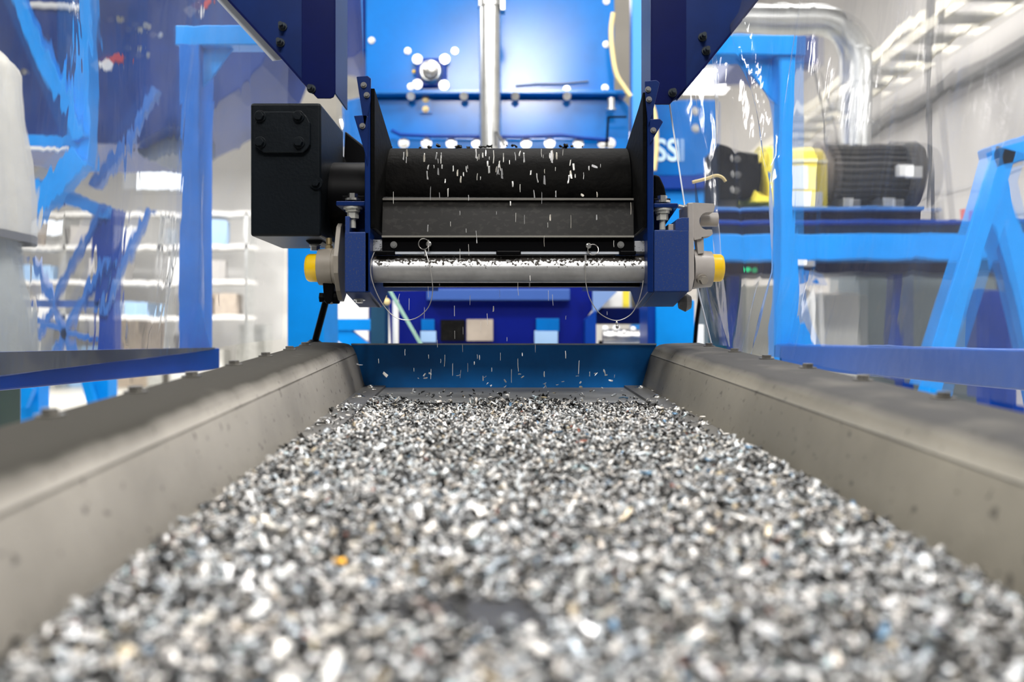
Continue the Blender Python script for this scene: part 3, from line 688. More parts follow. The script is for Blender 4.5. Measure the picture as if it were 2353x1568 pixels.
br_ = thing('flange_bearing', P(1600, 670, YX), 'grey flange bearing with hooked plate and yellow cap right of the tube', 'bearing')
MB().lathe(ax(1661), (-1, 0, 0), [(0, .018), (.0015, .0225), (.004, .0245), (.007, .0252), (.026, .0255)]).build('end_cap', 'yellow', br_, smooth=True)
MB().lathe(ax(1634, 619), (-1, 0, 0), [(0, .029), (.001, .0325), (.02, .034), (.036, .037)]).build('housing', 'grey_cast', br_, smooth=True)
MB().polyp([(1580, 466), (1594, 465), (1596, 640), (1590, 668), (1582, 672)], 1.515, .08).build('flange', 'grey_cast', br_, bev=.002)
hk = [(1593, 465.5), (1640, 468), (1643, 474), (1640, 487), (1625, 488)]
for i in range(11):
    t = math.radians(75 + 21*i); hk.append((1624 + 17*math.cos(t)*1.0, 508 - 20*math.sin(t)))
hk += [(1636, 528), (1638, 537), (1634, 542), (1612, 545), (1612, 548), (1596, 552), (1593, 540)]
MB().polyp(hk, 1.52, .035).build('hook', 'grey_cast', br_, bev=.0015)
MB().polyp([(1600, 548), (1617, 545), (1618, 582), (1604, 584)], 1.525, .02).build('rib', 'grey_cast', br_, bev=.001)
MB().cyl(P(1606, 505, 1.575), P(1648, 505, 1.575), .013, 18).build('slot_pin', 'grey_cast', br_, smooth=True)
sb = MB(); s0 = P(1613, 642, 1.523); sd = Vector((.15, -1, -.25)); sb.cyl(s0 - sd*.004, s0 + sd*.004, .0095, 18); sb.hexhead(s0 + sd*.004, sd, .0075, .009); sb.build('set_screw', 'tan', br_)
MB().cyl(P(1558, 474, 1.56), P(1582, 479, 1.56), .004, 10).build('locking_rod', 'zinc', br_)
MB().lathe(P(1560, 695, 1.60), (1, 0, 0), [(0, .012), (.012, .018), (.022, .012)], 16).build('lower_nut', 'greycable', br_)

# gearbox
YG = 1.52
gb = thing('gearbox', P(655, 543, YG + .1), 'large slate black gearbox with bolted cover beside the conveyor head', 'gearbox')
gx0, gx1, gz0, gz1 = P(575, 0, YG).x, P(737, 0, YG).x, P(0, 543, YG).z, P(0, 236, YG).z
MB().box((gx0, YG, gz0), (gx1, YG + .205, gz1)).build('casing', 'gear', gb, bev=.005, seg=3)
cv = MB().polyp([(585, 283), (593, 270), (604, 256), (694, 256), (705, 268), (712, 282), (712, 332), (706, 342), (696, 351), (606, 351), (594, 342), (585, 331)], YG - .008, .009).build('cover_plate', 'gear', gb, bev=.0015)
for x, y in ((598, 268), (686, 268), (598, 328), (687, 328)):
    k = MB(); q = P(x, y, YG - .008); k.cyl(q, q + Vector((0, -.003, 0)), .0105, 22); k.hexhead(q + Vector((0, -.003, 0)), (0, -1, 0), .008, .006); k.build('bolt', 'gear', cv, bev=.0006)
k = MB(); q = P(727, 421, YG); k.cyl(q, q + Vector((0, -.004, 0)), .0115, 22); k.hexhead(q + Vector((0, -.004, 0)), (0, -1, 0), .007, .006); k.build('plug', 'gear', gb)
MB().polyp([(702, 543), (741, 543), (741, 556), (734, 562), (711, 562), (702, 554)], YG + .06, .06).build('foot', 'gear', gb, bev=.002)
k = MB(); q = P(724, 563, YG + .08); k.cyl(q, q - Vector((0, 0, .003)), .0105, 20); k.hexhead(q - Vector((0, 0, .003)), (0, 0, -1), .009, .008); k.build('nut', 'zinc', gb)
MB().cyl((gx1 - .002, YG + .13, gz0 + .085), (-.262, YG + .13, gz0 + .085), .072, 36).build('output_flange', 'black', gb, smooth=True)
MB().cyl((gx1 - .05, YG + .2, gz0 + .15), (gx1 - .05, YG + .50, gz0 + .10), .062, 32).build('motor_body', 'black', gb, smooth=True)
MB().polyp([(792, 300), (858, 352), (858, 455), (786, 455)], 1.80, .12).build('torque_arm', 'black', gb, bev=.004)
MB().polyp([(1502, 400), (1516, 404), (1527, 428), (1534, 460), (1502, 462)], 1.60, .08).build('axle_cover', 'rubber', conv, bev=.004)

# quick release pins on thin wire lanyards
def lanyard(px, py, pts, label, ring):
    t = thing('locking_pin', P(px, py, 1.525), label, 'locking pin', 'locking pins on wire lanyards')
    MB().lathe(P(px, py, 1.529), (0, -1, 0), [(0, .0048), (.008, .0048), (.010, .003)], 16).build('pin_head', 'zinc', t, smooth=True)
    rc = Vector(P(ring[0], ring[1], 1.522)); rad = .0095
    MB().tube([rc + Vector((rad*math.cos(a), .002*math.sin(2*a), rad*math.sin(a))) for a in [2*math.pi*i/26 for i in range(27)]], .0008, 8).build('pull_ring', 'wire', t, smooth=True)
    W_ = [P(x, y, d) for x, y, d in pts]; path = []
    for i in range(len(W_)-1):                       # Catmull-Rom through the points
        p0, p1, p2, p3 = W_[max(i-1, 0)], W_[i], W_[i+1], W_[min(i+2, len(W_)-1)]
        for s in range(8):
            u = s/8; path.append(.5*((2*p1) + (p2-p0)*u + (2*p0-5*p1+4*p2-p3)*u*u + (3*p1-p0-3*p2+p3)*u**3))
    path.append(W_[-1])
    MB().tube(path, .0008, 8).build('wire_lanyard', 'wire', t, smooth=True)
    MB().cyl(W_[0], P(pts[0][0], pts[0][1] + 14, pts[0][2]), .0019, 10).build('crimp', 'zinc', t)
    return t
lanyard(986, 562, [(977, 575, 1.52), (984, 600, 1.512), (992, 640, 1.51), (994, 672, 1.51), (985, 705, 1.51), (962, 728, 1.51), (935, 736, 1.51), (905, 727, 1.51), (880, 700, 1.51), (862, 665, 1.505), (852, 630, 1.50), (853, 600, 1.498), (860, 580, 1.50)], 'steel locking pin and looped wire hanging at the left of the tube', (974, 561))
pn = lanyard(1352, 566, [(1345, 586, 1.515), (1345, 625, 1.512), (1347, 655, 1.512), (1357, 690, 1.512), (1380, 722, 1.512), (1416, 737, 1.512), (1448, 724, 1.512), (1465, 697, 1.51), (1474, 668, 1.505), (1478, 645, 1.50)], 'steel locking pin and looped wire hanging at the right of the tube', (1363, 574))
dr = MB(); q = P(1417, 738, 1.512); dr.ball(q - Vector((0, 0, .004)), .003, 8, (.8, .6, 1.3)); dr.ball(q - Vector((-.001, 0, .010)), .0034, 8, (.9, .6, 1.1)); dr.build('hanging_clip', 'zinc', pn, smooth=True)

# ================================================================== HANGING GUARDS
dkb = principled('blackened_bolt', (.05, .06, .07), .3, .7)
def guard(side):
    if side < 0:
        g = thing('hanging_guard', P(720, 225, 1.66), 'dark blue hanging guard plate above the gearbox', 'guard')
        plate = [(735, 226), (718, 213), (648, 133), (525, 0), (320, -225), (735, -225)]
        ch = (693, 769); hem = [(527, -2), (652, 136), (626, 140), (500, 2), (290, -228), (318, -228)]
        bs = ((650, 62), (645, 99), (716, 205))
    else:
        g = thing('hanging_guard', P(1540, 235, 1.66), 'dark blue hanging guard plate beside the right curtain', 'guard')
        plate = [(1536, 236), (1555, 228), (1614, 158), (1741, 0), (1922, -225), (1536, -225)]
        ch = (1497, 1577); hem = None; bs = ((1614, 86), (1622, 118), (1545, 214))
    MB().polyp(plate, 1.66, .004).build('plate', M['ultra'], g, bev=.001)
    # folded edge along the slanting side
    e = MB()
    pts = [p for p in plate if p[1] < 230][1:5] if side < 0 else plate[1:5]
    for (xa, ya), (xb, yb) in zip(pts[:-1], pts[1:]):
        e.beam(P(xa, ya, 1.66), P(xb, yb, 1.66), .004, .014, (0, 1, 0))
    e.build('folded_edge', 'navy', g)
    c = MB()
    x0, x1 = ch; yb = 226 if side < 0 else 240
    if side < 0: poly = [(x0, -225), (x0, yb - 38), (x0 + 36, yb), (x1 - 10, yb), (x1 - 3, yb - 3), (x1, yb - 10), (x1, -225)]
    else: poly = [(x1, -225), (x1, yb - 42), (x1 - 38, yb), (x0 + 10, yb), (x0 + 3, yb - 3), (x0, yb - 10), (x0, -225)]
    c.polyp(poly, 1.645, .004)
    xin = x1 if side < 0 else x0
    c.box(P(xin - 2, 0, 1.645) + Vector((0, 0, .45)), P(xin + 2, 215, 1.645) + Vector((0, .12, 0)))
    c.build('channel', 'navy', g, bev=.0012)
    for x, y in bs: 
        kk = MB(); q = P(x, y, 1.645 if (690 < x < 770 or 1497 < x < 1577) else 1.66)
        kk.cyl(q, q + Vector((0, -.003, 0)), .0085, 18); kk.hexhead(q + Vector((0, -.003, 0)), (0, -1, 0), .0065, .008); kk.cyl(q + Vector((0, -.011, 0)), q + Vector((0, -.020, 0)), .0042, 12); kk.build('bolt', dkb, g)
    if hem: MB().polyp(hem, 1.672, .002).build('hem_strip', 'hem', g)
guard(-1); guard(1)

# ================================================================== PVC CURTAINS
def catm(ps, t):
    n = len(ps) - 1; f = min(max(t, 0), 1) * n; i = min(int(f), n - 1); u = f - i
    p0, p1, p2, p3 = ps[max(i-1, 0)], ps[i], ps[i+1], ps[min(i+2, n)]
    return .5*((2*p1) + (p2-p0)*u + (2*p0-5*p1+4*p2-p3)*u*u + (3*p1-p0-3*p2+p3)*u**3)
def left_sheet(u, v):
    bot = [Vector(q) for q in ((-.86, .95, -.075), (-.868, 1.3, -.066), (-.872, 1.6, -.055), (-.872, 2.0, -.043), (-.868, 2.35, -.030), (-.83, 2.5, -.014), (-.755, 2.53, -.002), (-.684, 2.54, .005))]
    top = [Vector(q) for q in ((-.84, .95, 1.3), (-.82, 1.3, 1.3), (-.83, 1.6, 1.3), (-.80, 2.0, 1.3), (-.80, 2.3, 1.3), (-.78, 2.45, 1.3), (-.72, 2.5, 1.3), (-.66, 2.52, 1.3))]
    p = catm(bot, u).lerp(catm(top, u), v)
    p.x += (.010*math.sin(26*u + 3*v) * (.4 + v) + .006*math.sin(61*u - 5*v) + .012*math.sin(9*v + 14*u)*v*(1-v)*4) * (1 - smooth(.85, 1, u)*.6) * min(1, v*6 + .25)
    p.y += .008*math.sin(33*u + 9*v) * (1 - float(smooth(.9, 1, u)))
    return p
ls = thing('plastic_curtain', (-.86, 1.7, -.04), 'clear plastic sheet hanging over the blue frame beside the gearbox', 'plastic curtain')
MB().grid(left_sheet, 110, 70).build('sheet', 'pvc_l', ls, smooth=True, closed=False)
def right_sheet(u, v):
    bot = [Vector(q) for q in ((.400, 1.71, -.008), (.412, 1.62, -.010), (.400, 1.50, -.020), (.415, 1.40, -.024), (.432, 1.2, -.034), (.440, .95, -.047), (.452, .7, -.060), (.46, .5, -.072))]
    mid = [Vector(q) for q in ((.366, 1.70, .12), (.385, 1.60, .12), (.425, 1.50, .12), (.452, 1.40, .12), (.47, 1.2, .12), (.48, .95, .12), (.49, .7, .12), (.49, .5, .12))]
    top = [Vector(q) for q in ((.300, 1.69, .55), (.36, 1.672, .55), (.42, 1.66, .55), (.48, 1.5, .55), (.52, 1.3, .55), (.55, 1.0, .55), (.56, .7, .55), (.56, .5, .55))]
    a, b_, c_ = catm(bot, u), catm(mid, u), catm(top, u)
    if v < .22: p = a.lerp(b_, v/.22)
    else: p = b_.lerp(c_, (v-.22)/.5)
    w = float(smooth(0, .12, u))
    p.x += (.008*math.sin(30*u + 4*v) + .004*math.sin(71*u - 8*v)) * (1 - w*.3) * min(1, v*5 + .3) * w
    p.y += .012*math.sin(24*u + 7*v) * w * (1 - u)
    for u0, k1, k2, a0 in ((.115, .05, 2.0, .011), (.20, -.06, 3.0, -.012), (.30, .09, 2.4, .012), (.43, -.07, 3.2, -.009)):   # sharp folds running down the sheet
        g_ = math.exp(-((u - u0 - k1*math.sin(k2*v + 1)) / .011)**2); p.x -= a0 * g_ * min(1, v*4 + .4)
    return p
rs = thing('plastic_curtain', (.44, 1.2, -.03), 'clear plastic sheet hanging along the right side of the trough', 'plastic curtain')
MB().grid(right_sheet, 220, 80).build('sheet', 'pvc_r', rs, smooth=True, closed=False)
ed = MB(); ed.tube([right_sheet(0, v/30) for v in range(31)], .0016, 8); ed.build('sheet_edge', principled('bright_cut_edge', (.75, .80, .88), .2), rs, smooth=True)
def back_strip(u, v):
    a = P(772 + 62*u, 335, 2.1); c_ = P(770 + 64*u, -60, 2.1); p = a.lerp(c_, v); p.y += .012*math.sin(7*u + 3*v); return p
bs_ = MB().grid(back_strip, 14, 30).build('plastic_strip', 'pvc_r', None, smooth=True, closed=False)
tag(bs_, 'narrow clear plastic strip hanging between the left guard and the blue hopper', 'plastic strip')

# ================================================================== NEAR FRAMES
lf = thing('steel_gantry', P(450, 850, 2.65), 'bright blue tubular frame behind the left plastic sheet', 'frame')
postm = principled('post_paint', (.0006, .15, .62), .4, noise=.25, nscale=4, spec=.2)
xa, xb = P(405, 0, 2.6).x, P(455, 0, 2.6).x
MB().box((xa, 2.6, P(0, 850, 2.6).z), (xb, 2.72, P(0, 98, 2.6).z)).build('post', postm, lf, bev=.004)
MB().box((P(398, 0, 2.6).x, 2.6, P(0, 103, 2.6).z), (P(690, 0, 2.6).x, 2.67, P(0, 57, 2.6).z)).build('top_beam', 'azure_mat', lf, bev=.004)
MB().box((P(408, 0, 2.6).x, .8, P(0, 850, 2.6).z), (P(500, 0, 2.6).x, 2.62, P(0, 800, 2.6).z)).build('bottom_rail', 'deep', lf, bev=.004)
xr_ = P(500, 0, 2.6).x
MB().prism([(xr_ - .001, .8, -.0195), (xr_ - .001, 2.56, -.0195), (xr_ - .001, 2.56, -.0245), (xr_ - .001, 1.45, -.061), (xr_ - .001, .8, -.080)], (.006, 0, 0)).build('added_dark_band', principled('slate_dark_band', (.012, .019, .036), .6, spec=.2), lf)  # added dark strip giving the rail the dull tone seen through the sheet
MB().polyp([(455, 690), (480, 800), (412, 800), (425, 745), (448, 715)], 2.585, .012).build('gusset', postm, lf)
MB().polyp([(455, 103), (540, 103), (455, 210)], 2.63, .012).build('gusset', 'azure_mat', lf)
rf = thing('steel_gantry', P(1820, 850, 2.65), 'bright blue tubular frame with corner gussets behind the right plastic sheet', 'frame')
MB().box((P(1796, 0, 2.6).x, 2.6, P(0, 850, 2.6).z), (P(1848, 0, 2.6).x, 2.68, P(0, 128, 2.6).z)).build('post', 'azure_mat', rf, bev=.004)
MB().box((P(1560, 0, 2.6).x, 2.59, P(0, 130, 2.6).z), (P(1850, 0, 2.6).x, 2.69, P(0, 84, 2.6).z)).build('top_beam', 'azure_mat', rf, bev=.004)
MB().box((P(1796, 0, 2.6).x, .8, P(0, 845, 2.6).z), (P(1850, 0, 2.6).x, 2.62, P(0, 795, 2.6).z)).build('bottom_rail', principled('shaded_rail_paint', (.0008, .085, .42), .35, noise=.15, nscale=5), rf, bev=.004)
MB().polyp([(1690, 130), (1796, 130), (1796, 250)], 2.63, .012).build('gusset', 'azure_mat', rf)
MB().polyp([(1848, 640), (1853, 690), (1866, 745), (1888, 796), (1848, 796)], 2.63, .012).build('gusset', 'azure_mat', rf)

# ================================================================== BLUE SHREDDER HOPPER (centre)
YH = 4.2
hp = thing('shredder_hopper', P(1130, 800, YH + .6), 'large bright blue bolted hopper standing behind the belt conveyor', 'machine')
MB().boxp(840, -330, 1412, 212, YH + .06, .9).build('upper_body', 'azure', hp, bev=.006)
MB().boxp(824, 206, 1440, 216, YH - .02, .98).build('flange', 'azure', hp, bev=.006)
MB().polyp([(792, 640), (790, 250), (797, 234), (815, 226), (1420, 226), (1436, 232), (1446, 245), (1446, 640)], YH + .04, .9).build('lower_body', 'azure', hp, bev=.006)
MB().boxp(836, 318, 1440, 345, YH - .01, .06).build('flange', 'azure', hp, bev=.004)
for x in (928, 980, 1037, 1096, 1153, 1209, 1263, 1329, 1385, 1402): bolt('bolt', P(x, 329, YH - .01), (0, -1, 0), hp, .017, .012)
for x in (944, 1066, 1184, 1303): bolt('bolt', P(x, 221, YH - .02), (0, -1, -.6), hp, .013, .014)
for x, y in ((854, 93), (937, 117), (1045, 117), (1393, 102), (1390, 202), (1302, 205), (944, 199), (1393, 3)): bolt('bolt', P(x, y, YH + .06), (0, -1, 0), hp, .011, .01)
MB().boxp(964, 225, 992, 260, YH + .03, .02).build('access_plate', 'azure', hp)
for y in (228, 251): bolt('bolt', P(978, y, YH + .03), (0, -1, 0), hp, .011, .01, 'brass')
bb = MB().boxp(955, 133, 1026, 197, YH + .035, .03).build('bearing', M['deep'], hp, bev=.004)
MB().lathe(P(990, 166, YH + .035), (0, -1, 0), [(0, .062), (.01, .058), (.03, .05)], 30).build('bearing_ring', 'galv', bb, smooth=True)
MB().lathe(P(990, 162, YH + .005), (0, -1, 0), [(0, .040), (.03, .040), (.034, .034)], 30).build('shaft_end', 'zinc', bb, smooth=True)
for x, y in ((959, 136), (1022, 136), (959, 194), (1020, 196)): bolt('bolt', P(x, y, YH + .035), (0, -1, 0), bb, .016, .014)
MB().cyl(P(954, 165, YH + .03), P(948, 165, YH + .03), .008, 10).build('grease_nipple', 'yellow', bb)
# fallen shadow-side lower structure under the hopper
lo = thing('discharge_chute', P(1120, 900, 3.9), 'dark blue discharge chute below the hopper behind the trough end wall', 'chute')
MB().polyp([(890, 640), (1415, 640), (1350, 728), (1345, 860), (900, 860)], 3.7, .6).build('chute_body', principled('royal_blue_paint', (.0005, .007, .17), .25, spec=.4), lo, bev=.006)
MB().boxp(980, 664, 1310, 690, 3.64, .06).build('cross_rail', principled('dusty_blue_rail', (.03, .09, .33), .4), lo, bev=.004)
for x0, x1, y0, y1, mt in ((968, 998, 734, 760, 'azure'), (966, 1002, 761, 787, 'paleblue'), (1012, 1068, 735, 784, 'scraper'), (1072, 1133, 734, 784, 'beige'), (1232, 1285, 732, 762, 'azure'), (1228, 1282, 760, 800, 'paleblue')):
    MB().boxp(x0, y0, x1, y1, 3.68, .02).build('reflection_panel', mt, lo, bev=.002)  # coloured panels added to stand for reflections on the shiny chute
MB().polyp([(1362, 652), (1436, 652), (1372, 716), (1362, 735)], 3.62, .02).build('wing_plate', principled('lit_pale_blue', (.16, .26, .50), .4), lo)  # pale colour paints in the light falling on this gusset
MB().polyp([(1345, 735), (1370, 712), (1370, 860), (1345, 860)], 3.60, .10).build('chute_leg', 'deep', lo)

vp = thing('vertical_pipe', P(1128, 650, 3.9), 'bright galvanised pipe standing upright before the blue hopper', 'pipe')
MB().cyl(P(1126, 648, 3.9), P(1126, -330, 3.9), .047, 36).build('pipe', 'galv', vp, smooth=True)
k = MB(); k.cyl(P(1126, 18, 3.9), P(1126, -8, 3.9), .054, 36); k.boxp(1150, -6, 1160, 22, 3.87, .06); k.build('pipe_clamp', 'galv', vp)
hk2 = MB().tube([P(1139, 335, 3.75), P(1137, 303, 3.75), P(1142, 303, 3.75), P(1160, 335, 3.75)], .006, 8).build('bent_bracket', 'greycable', vp)
cab = MB().tube([P(900, 300, YH - .03), P(920, 310, YH - .04), P(1000, 313, YH - .04), P(1100, 314, YH - .04), P(1200, 315, YH - .04), P(1290, 311, YH - .04), P(1340, 318, YH - .04), P(1400, 322, YH - .03)], .009, 8).build('blue_cable', 'deep', None, smooth=True)
tag(cab, 'dark blue cable sagging along the lower hopper flange', 'cable')
wb = MB().tube([P(1185, 197, YH + .05), P(1235, 193, YH + .05), P(1290, 193, YH + .05), P(1352, 187, YH + .05)], .004, 6).build('thin_wire', 'greycable')
tag(wb, 'thin dark wire stretched across the upper hopper panel', 'wire')
va = thing('drain_valve', P(1399, 330, YH - .05), 'small blue and white valve on a thin pipe at the hopper corner', 'valve')
MB().cyl(P(1398, 268, YH - .05), P(1394, 332, YH - .05), .006, 10).build('valve_stem', 'black', va)
k = MB(); k.cyl(P(1404, 226, YH - .05), P(1404, 250, YH - .05), .017, 16); k.cyl(P(1404, 250, YH - .05), P(1404, 254, YH - .05), .024, 16); k.build('valve_body', 'galv', va, smooth=True)
MB().cyl(P(1400, 269, YH - .05), P(1440, 269, YH - .05), .005, 8).build('valve_lever', 'black', va)
yc = MB().tube([catm([P(1409, 30, 4.1), P(1404, 70, 4.1), P(1407, 120, 4.1), P(1416, 170, 4.1), P(1432, 198, 4.1), P(1449, 222, 4.1)], i/30) for i in range(31)], .012, 10).build('hanging_cable', 'cream', None, smooth=True)
tag(yc, 'cream cable hanging beside the right edge of the hopper', 'cable')
yc2 = MB().tube([catm([P(1497, 238, 3.9), P(1504, 262, 3.9), P(1508, 300, 3.9), P(1508, 350, 3.9), P(1503, 392, 3.9)], i/24) for i in range(25)], .011, 10).build('hanging_cable', 'cream', None, smooth=True)
tag(yc2, 'cream cable hanging in front of the lettered blue cabinet', 'cable')

sdm = MB().polyp([(757, -300), (850, -300), (850, 108), (800, 135), (757, 118)], 5.6, .5).box((P(846, 0, 5.7).x, 5.7, FZ), (P(866, 0, 5.7).x, 5.8, P(0, 60, 5.7).z)).build('side_hopper', 'deep', None, bev=.006)
tag(sdm, 'dark blue hopper end seen between the left guard and the bright hopper', 'machine')
tcb = thing('teal_cabinet', P(1675, 900, 4.0), 'dark teal cabinet low behind the free edge of the right sheet', 'cabinet')
MB().box((P(1628, 0, 4.0).x, 4.0, FZ), (P(1716, 0, 4.0).x, 4.25, P(0, 640, 4.0).z)).build('cabinet_body', principled('teal_lacquer', (.004, .09, .16), .4), tcb, bev=.005)
MB().boxp(1640, 655, 1704, 780, 3.985, .015).build('door', 'teal', tcb)
# posts right of the hopper
c1 = thing('steel_column', P(1468, 900, 4.4), 'pale blue upright column right of the hopper', 'column')
MB().box((P(1452, 0, 4.4).x, 4.4, FZ), (P(1480, 0, 4.4).x, 4.48, P(0, -300, 4.4).z)).build('column_tube', principled('light_azure', (.03, .30, .85), .4), c1, bev=.004)
MB().polyp([(1480, 270), (1478, 130), (1500, 40), (1500, 300)], 4.41, .02).build('brace_plate', 'azure', c1)

# lettered machine cabinet on the right
mc = thing('machine_cabinet', P(1580, 800, 4.9), 'bright blue machine cabinet with pale lettering behind the right guard', 'machine')
MB().boxp(1484, 232, 1656, 404, 4.6, .7).build('cabinet_body', 'azure', mc, bev=.006)
MB().boxp(1470, 404, 1664, 434, 4.58, .72).build('ledge', 'deep', mc, bev=.004)
MB().boxp(1478, 434, 1660, 620, 4.62, .6).build('lower_body', 'azure_mat', mc, bev=.006)
fc = bpy.data.curves.new('lettering', 'FONT'); fc.body = 'SSI'; fc.size = .165; fc.extrude = .003; fc.space_character = 1.02; fc.offset = .004
fo = bpy.data.objects.new('lettering', fc); C.objects.link(fo); 
fo.rotation_euler = (math.pi/2, 0, 0); bpy.context.view_layer.update()
lm = bpy.data.meshes.new_from_object(fo.evaluated_get(bpy.context.evaluated_depsgraph_get())); bpy.data.objects.remove(fo)
lo_ = bpy.data.objects.new('lettering', lm); C.objects.link(lo_); lo_.parent = mc
lo_.location = P(1504, 369, 4.597) - Vector(mc['_o']); lo_.rotation_euler = (math.pi/2, 0, 0); lo_.scale = (.85, 1, 1)
lm.materials.clear(); lm.materials.append(principled('pale_letter_paint', (.62, .82, .92), .5))
MB().box((P(1525, 0, 4.8).x, 4.8, FZ), (P(1555, 0, 4.8).x, 4.9, P(0, 615, 4.8).z)).build('leg', 'deep', mc)
for x, y in ((1598, 258), (1599, 298)): bolt('bolt', P(x, y, 4.6), (0, -1, 0), mc, .014, .012)

# lower blue columns seen under the conveyor head
def column(x0, x1, y0, Y, d, mat, label, name='steel_column', cat='column'):
    t = thing(name, P((x0+x1)/2, 850, Y), label, cat)
    MB().box((P(x0, 0, Y).x, Y, FZ), (P(x1, 0, Y).x, Y + d, P(0, y0, Y).z)).build('column_tube', mat, t, bev=.004)
    MB().box((P(x0, 0, Y).x - .06, Y - .06, FZ), (P(x1, 0, Y).x + .06, Y + d + .06, FZ + .02)).build('base_plate', mat, t)
    return t
column(660, 744, 560, 3.0, .25, 'azure_mat', 'wide bright blue column below the gearbox')
column(1508, 1596, 690, 3.1, .2, 'azure_mat', 'wide bright blue column below the right bracket')
column(1488, 1507, 690, 3.12, .2, 'deep', 'narrow dark blue column beside the wide one under the right bracket')
tealc = column(851, 884, 640, 3.5, .12, 'teal', 'dark teal column behind the left bracket')
bf = thing('beam_stand', P(810, 800, 4.2), 'bright blue beam and slanting brace between the columns on the left', 'frame')
MB().boxp(762, 733, 864, 760, 4.2, .10).build('cross_beam', 'azure_mat', bf, bev=.004)
MB().beam(P(776, 758, 4.25), P(900, 850, 4.25), .08, .08).build('brace', 'azure_mat', bf, bev=.003)
r1 = MB().cyl(P(909, 690, 3.3), P(909, 812, 3.3), .012, 14).build('white_rod', 'white', None, smooth=True); tag(r1, 'white upright rod behind the left part of the end wall', 'rod')
r2 = MB().cyl(P(885, 650, 3.0), P(985, 822, 3.0), .0065, 12).build('slanting_rod', principled('pale_green_rod', (.45, .75, .60), .35, .3), None, smooth=True); tag(r2, 'thin pale green rod slanting below the tube', 'rod')
kb = thing('black_strut', P(722, 792, 1.9), 'thin black strut rising behind the left end of the trough', 'strut')
MB().cyl(P(722, 792, 1.9), P(752, 680, 1.9), .0075, 14).build('strut_rod', 'black', kb, smooth=True)
MB().lathe(P(722, 793, 1.9), (0, 0, 1), [(0, .022), (.004, .02), (.012, .009)], 16).build('strut_foot', 'black', kb, smooth=True)
for x, y in ((880, 683), (889, 694)): MB().ball(P(x, y, 3.48), .014, 10).build('cable_gland', 'cream', tealc, smooth=True)
# conveyor idler, pale panel and beam right of the chute
ir = thing('idler_roller', P(1435, 800, 3.6), 'grey steel idler roller low behind the right of the end wall', 'roller')
MB().cyl(P(1385, 776, 3.6), P(1492, 776, 3.6), .035, 28).build('roller_shell', 'steel', ir, smooth=True)
MB().boxp(1378, 783, 1492, 830, 3.66, .05).build('roller_bracket', 'black', ir)
bm_ = MB().boxp(1368, 707, 1492, 745, 3.65, .12).build('cross_beam', 'navy', None, bev=.004); tag(bm_, 'dark blue beam crossing above the grey idler roller', 'beam')
pw = thing('control_box', P(1416, 706, 4.0), 'white box with yellow side strip above the dark blue beam', 'box')
MB().boxp(1384, 650, 1431, 706, 4.0, .12).build('box_body', 'white', pw, bev=.003)
MB().boxp(1431, 650, 1446, 706, 4.0, .12).build('side_strip', 'yellow_paint', pw)
wh = MB().lathe(P(1463, 686, 3.9), (1, 0, 0), [(-.02, .045), (-.018, .055), (.018, .055), (.02, .045)], 24).build('rubber_wheel', 'motor', pw, smooth=True)
for i, (x, y, r_) in enumerate(((1391, 756, .014), (1416, 756, .016), (1434, 764, .010), (1455, 757, .012), (1480, 758, .012))):
    o = MB().ball(P(x, y, 3.50), r_, 10).build('white_ball', 'white', ir, smooth=True)  # small white balls above the roller
hs = MB().tube([catm([P(1612, 660, 2.4), P(1605, 710, 2.4), P(1600, 750, 2.4), P(1596, 800, 2.4)], i/12) for i in range(13)], .006, 8).build('black_hose', 'black', None, smooth=True); tag(hs, 'thin black hose hanging beside the right column', 'hose')
wp = MB().boxp(1600, 746, 1618, 800, 3.3, .06).build('white_bracket', 'white', None, bev=.003); tag(wp, 'white upright bracket behind the free corner of the right sheet', 'bracket')

# ================================================================== RIGHT BACKGROUND
YM = 3.6
base = thing('motor_pedestal', P(1980, 800, YM + .2), 'long blue steel base carrying the drive motor', 'machine base')
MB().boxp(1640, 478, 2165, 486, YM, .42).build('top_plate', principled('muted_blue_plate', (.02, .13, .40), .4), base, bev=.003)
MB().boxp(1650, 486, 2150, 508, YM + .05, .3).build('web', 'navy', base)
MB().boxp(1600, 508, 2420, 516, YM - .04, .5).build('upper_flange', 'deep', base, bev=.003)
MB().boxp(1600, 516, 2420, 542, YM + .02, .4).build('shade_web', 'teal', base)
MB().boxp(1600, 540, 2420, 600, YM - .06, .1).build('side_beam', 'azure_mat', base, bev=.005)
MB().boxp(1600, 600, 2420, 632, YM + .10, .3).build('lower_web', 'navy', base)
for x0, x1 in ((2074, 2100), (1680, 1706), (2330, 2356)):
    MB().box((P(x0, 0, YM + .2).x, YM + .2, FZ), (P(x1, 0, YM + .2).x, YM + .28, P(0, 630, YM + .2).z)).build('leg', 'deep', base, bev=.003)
mt = thing('electric_motor', P(2000, 478, YM + .2), 'dark finned electric motor on the blue base', 'motor')
mcx0, mcx1 = P(1905, 0, YM + .2).x, P(2082, 0, YM + .2).x; mz = P(0, 408, YM + .2).z; my = YM + .2
MB().cyl((mcx0, my, mz), (mcx1, my, mz), .118, 40).build('stator_housing', 'motor', mt, smooth=True)
fb_ = MB()
for i in range(30):
    t = 2*math.pi*i/30; d = Vector((0, math.cos(t), math.sin(t))); a = Vector((mcx0 + .02, my, mz)) + d*.127; c_ = Vector((mcx1 - .005, my, mz)) + d*.127
    fb_.beam(a, c_, .022, .006, Vector((0, -math.sin(t), math.cos(t))))
fo_ = fb_.build('cooling_fins', 'motor', mt)
MB().lathe((mcx1 - .005, my, mz), (1, 0, 0), [(0, .150), (.07, .150), (.105, .135), (.112, .10)], 36).build('fan_cover', 'motor', mt, smooth=True)
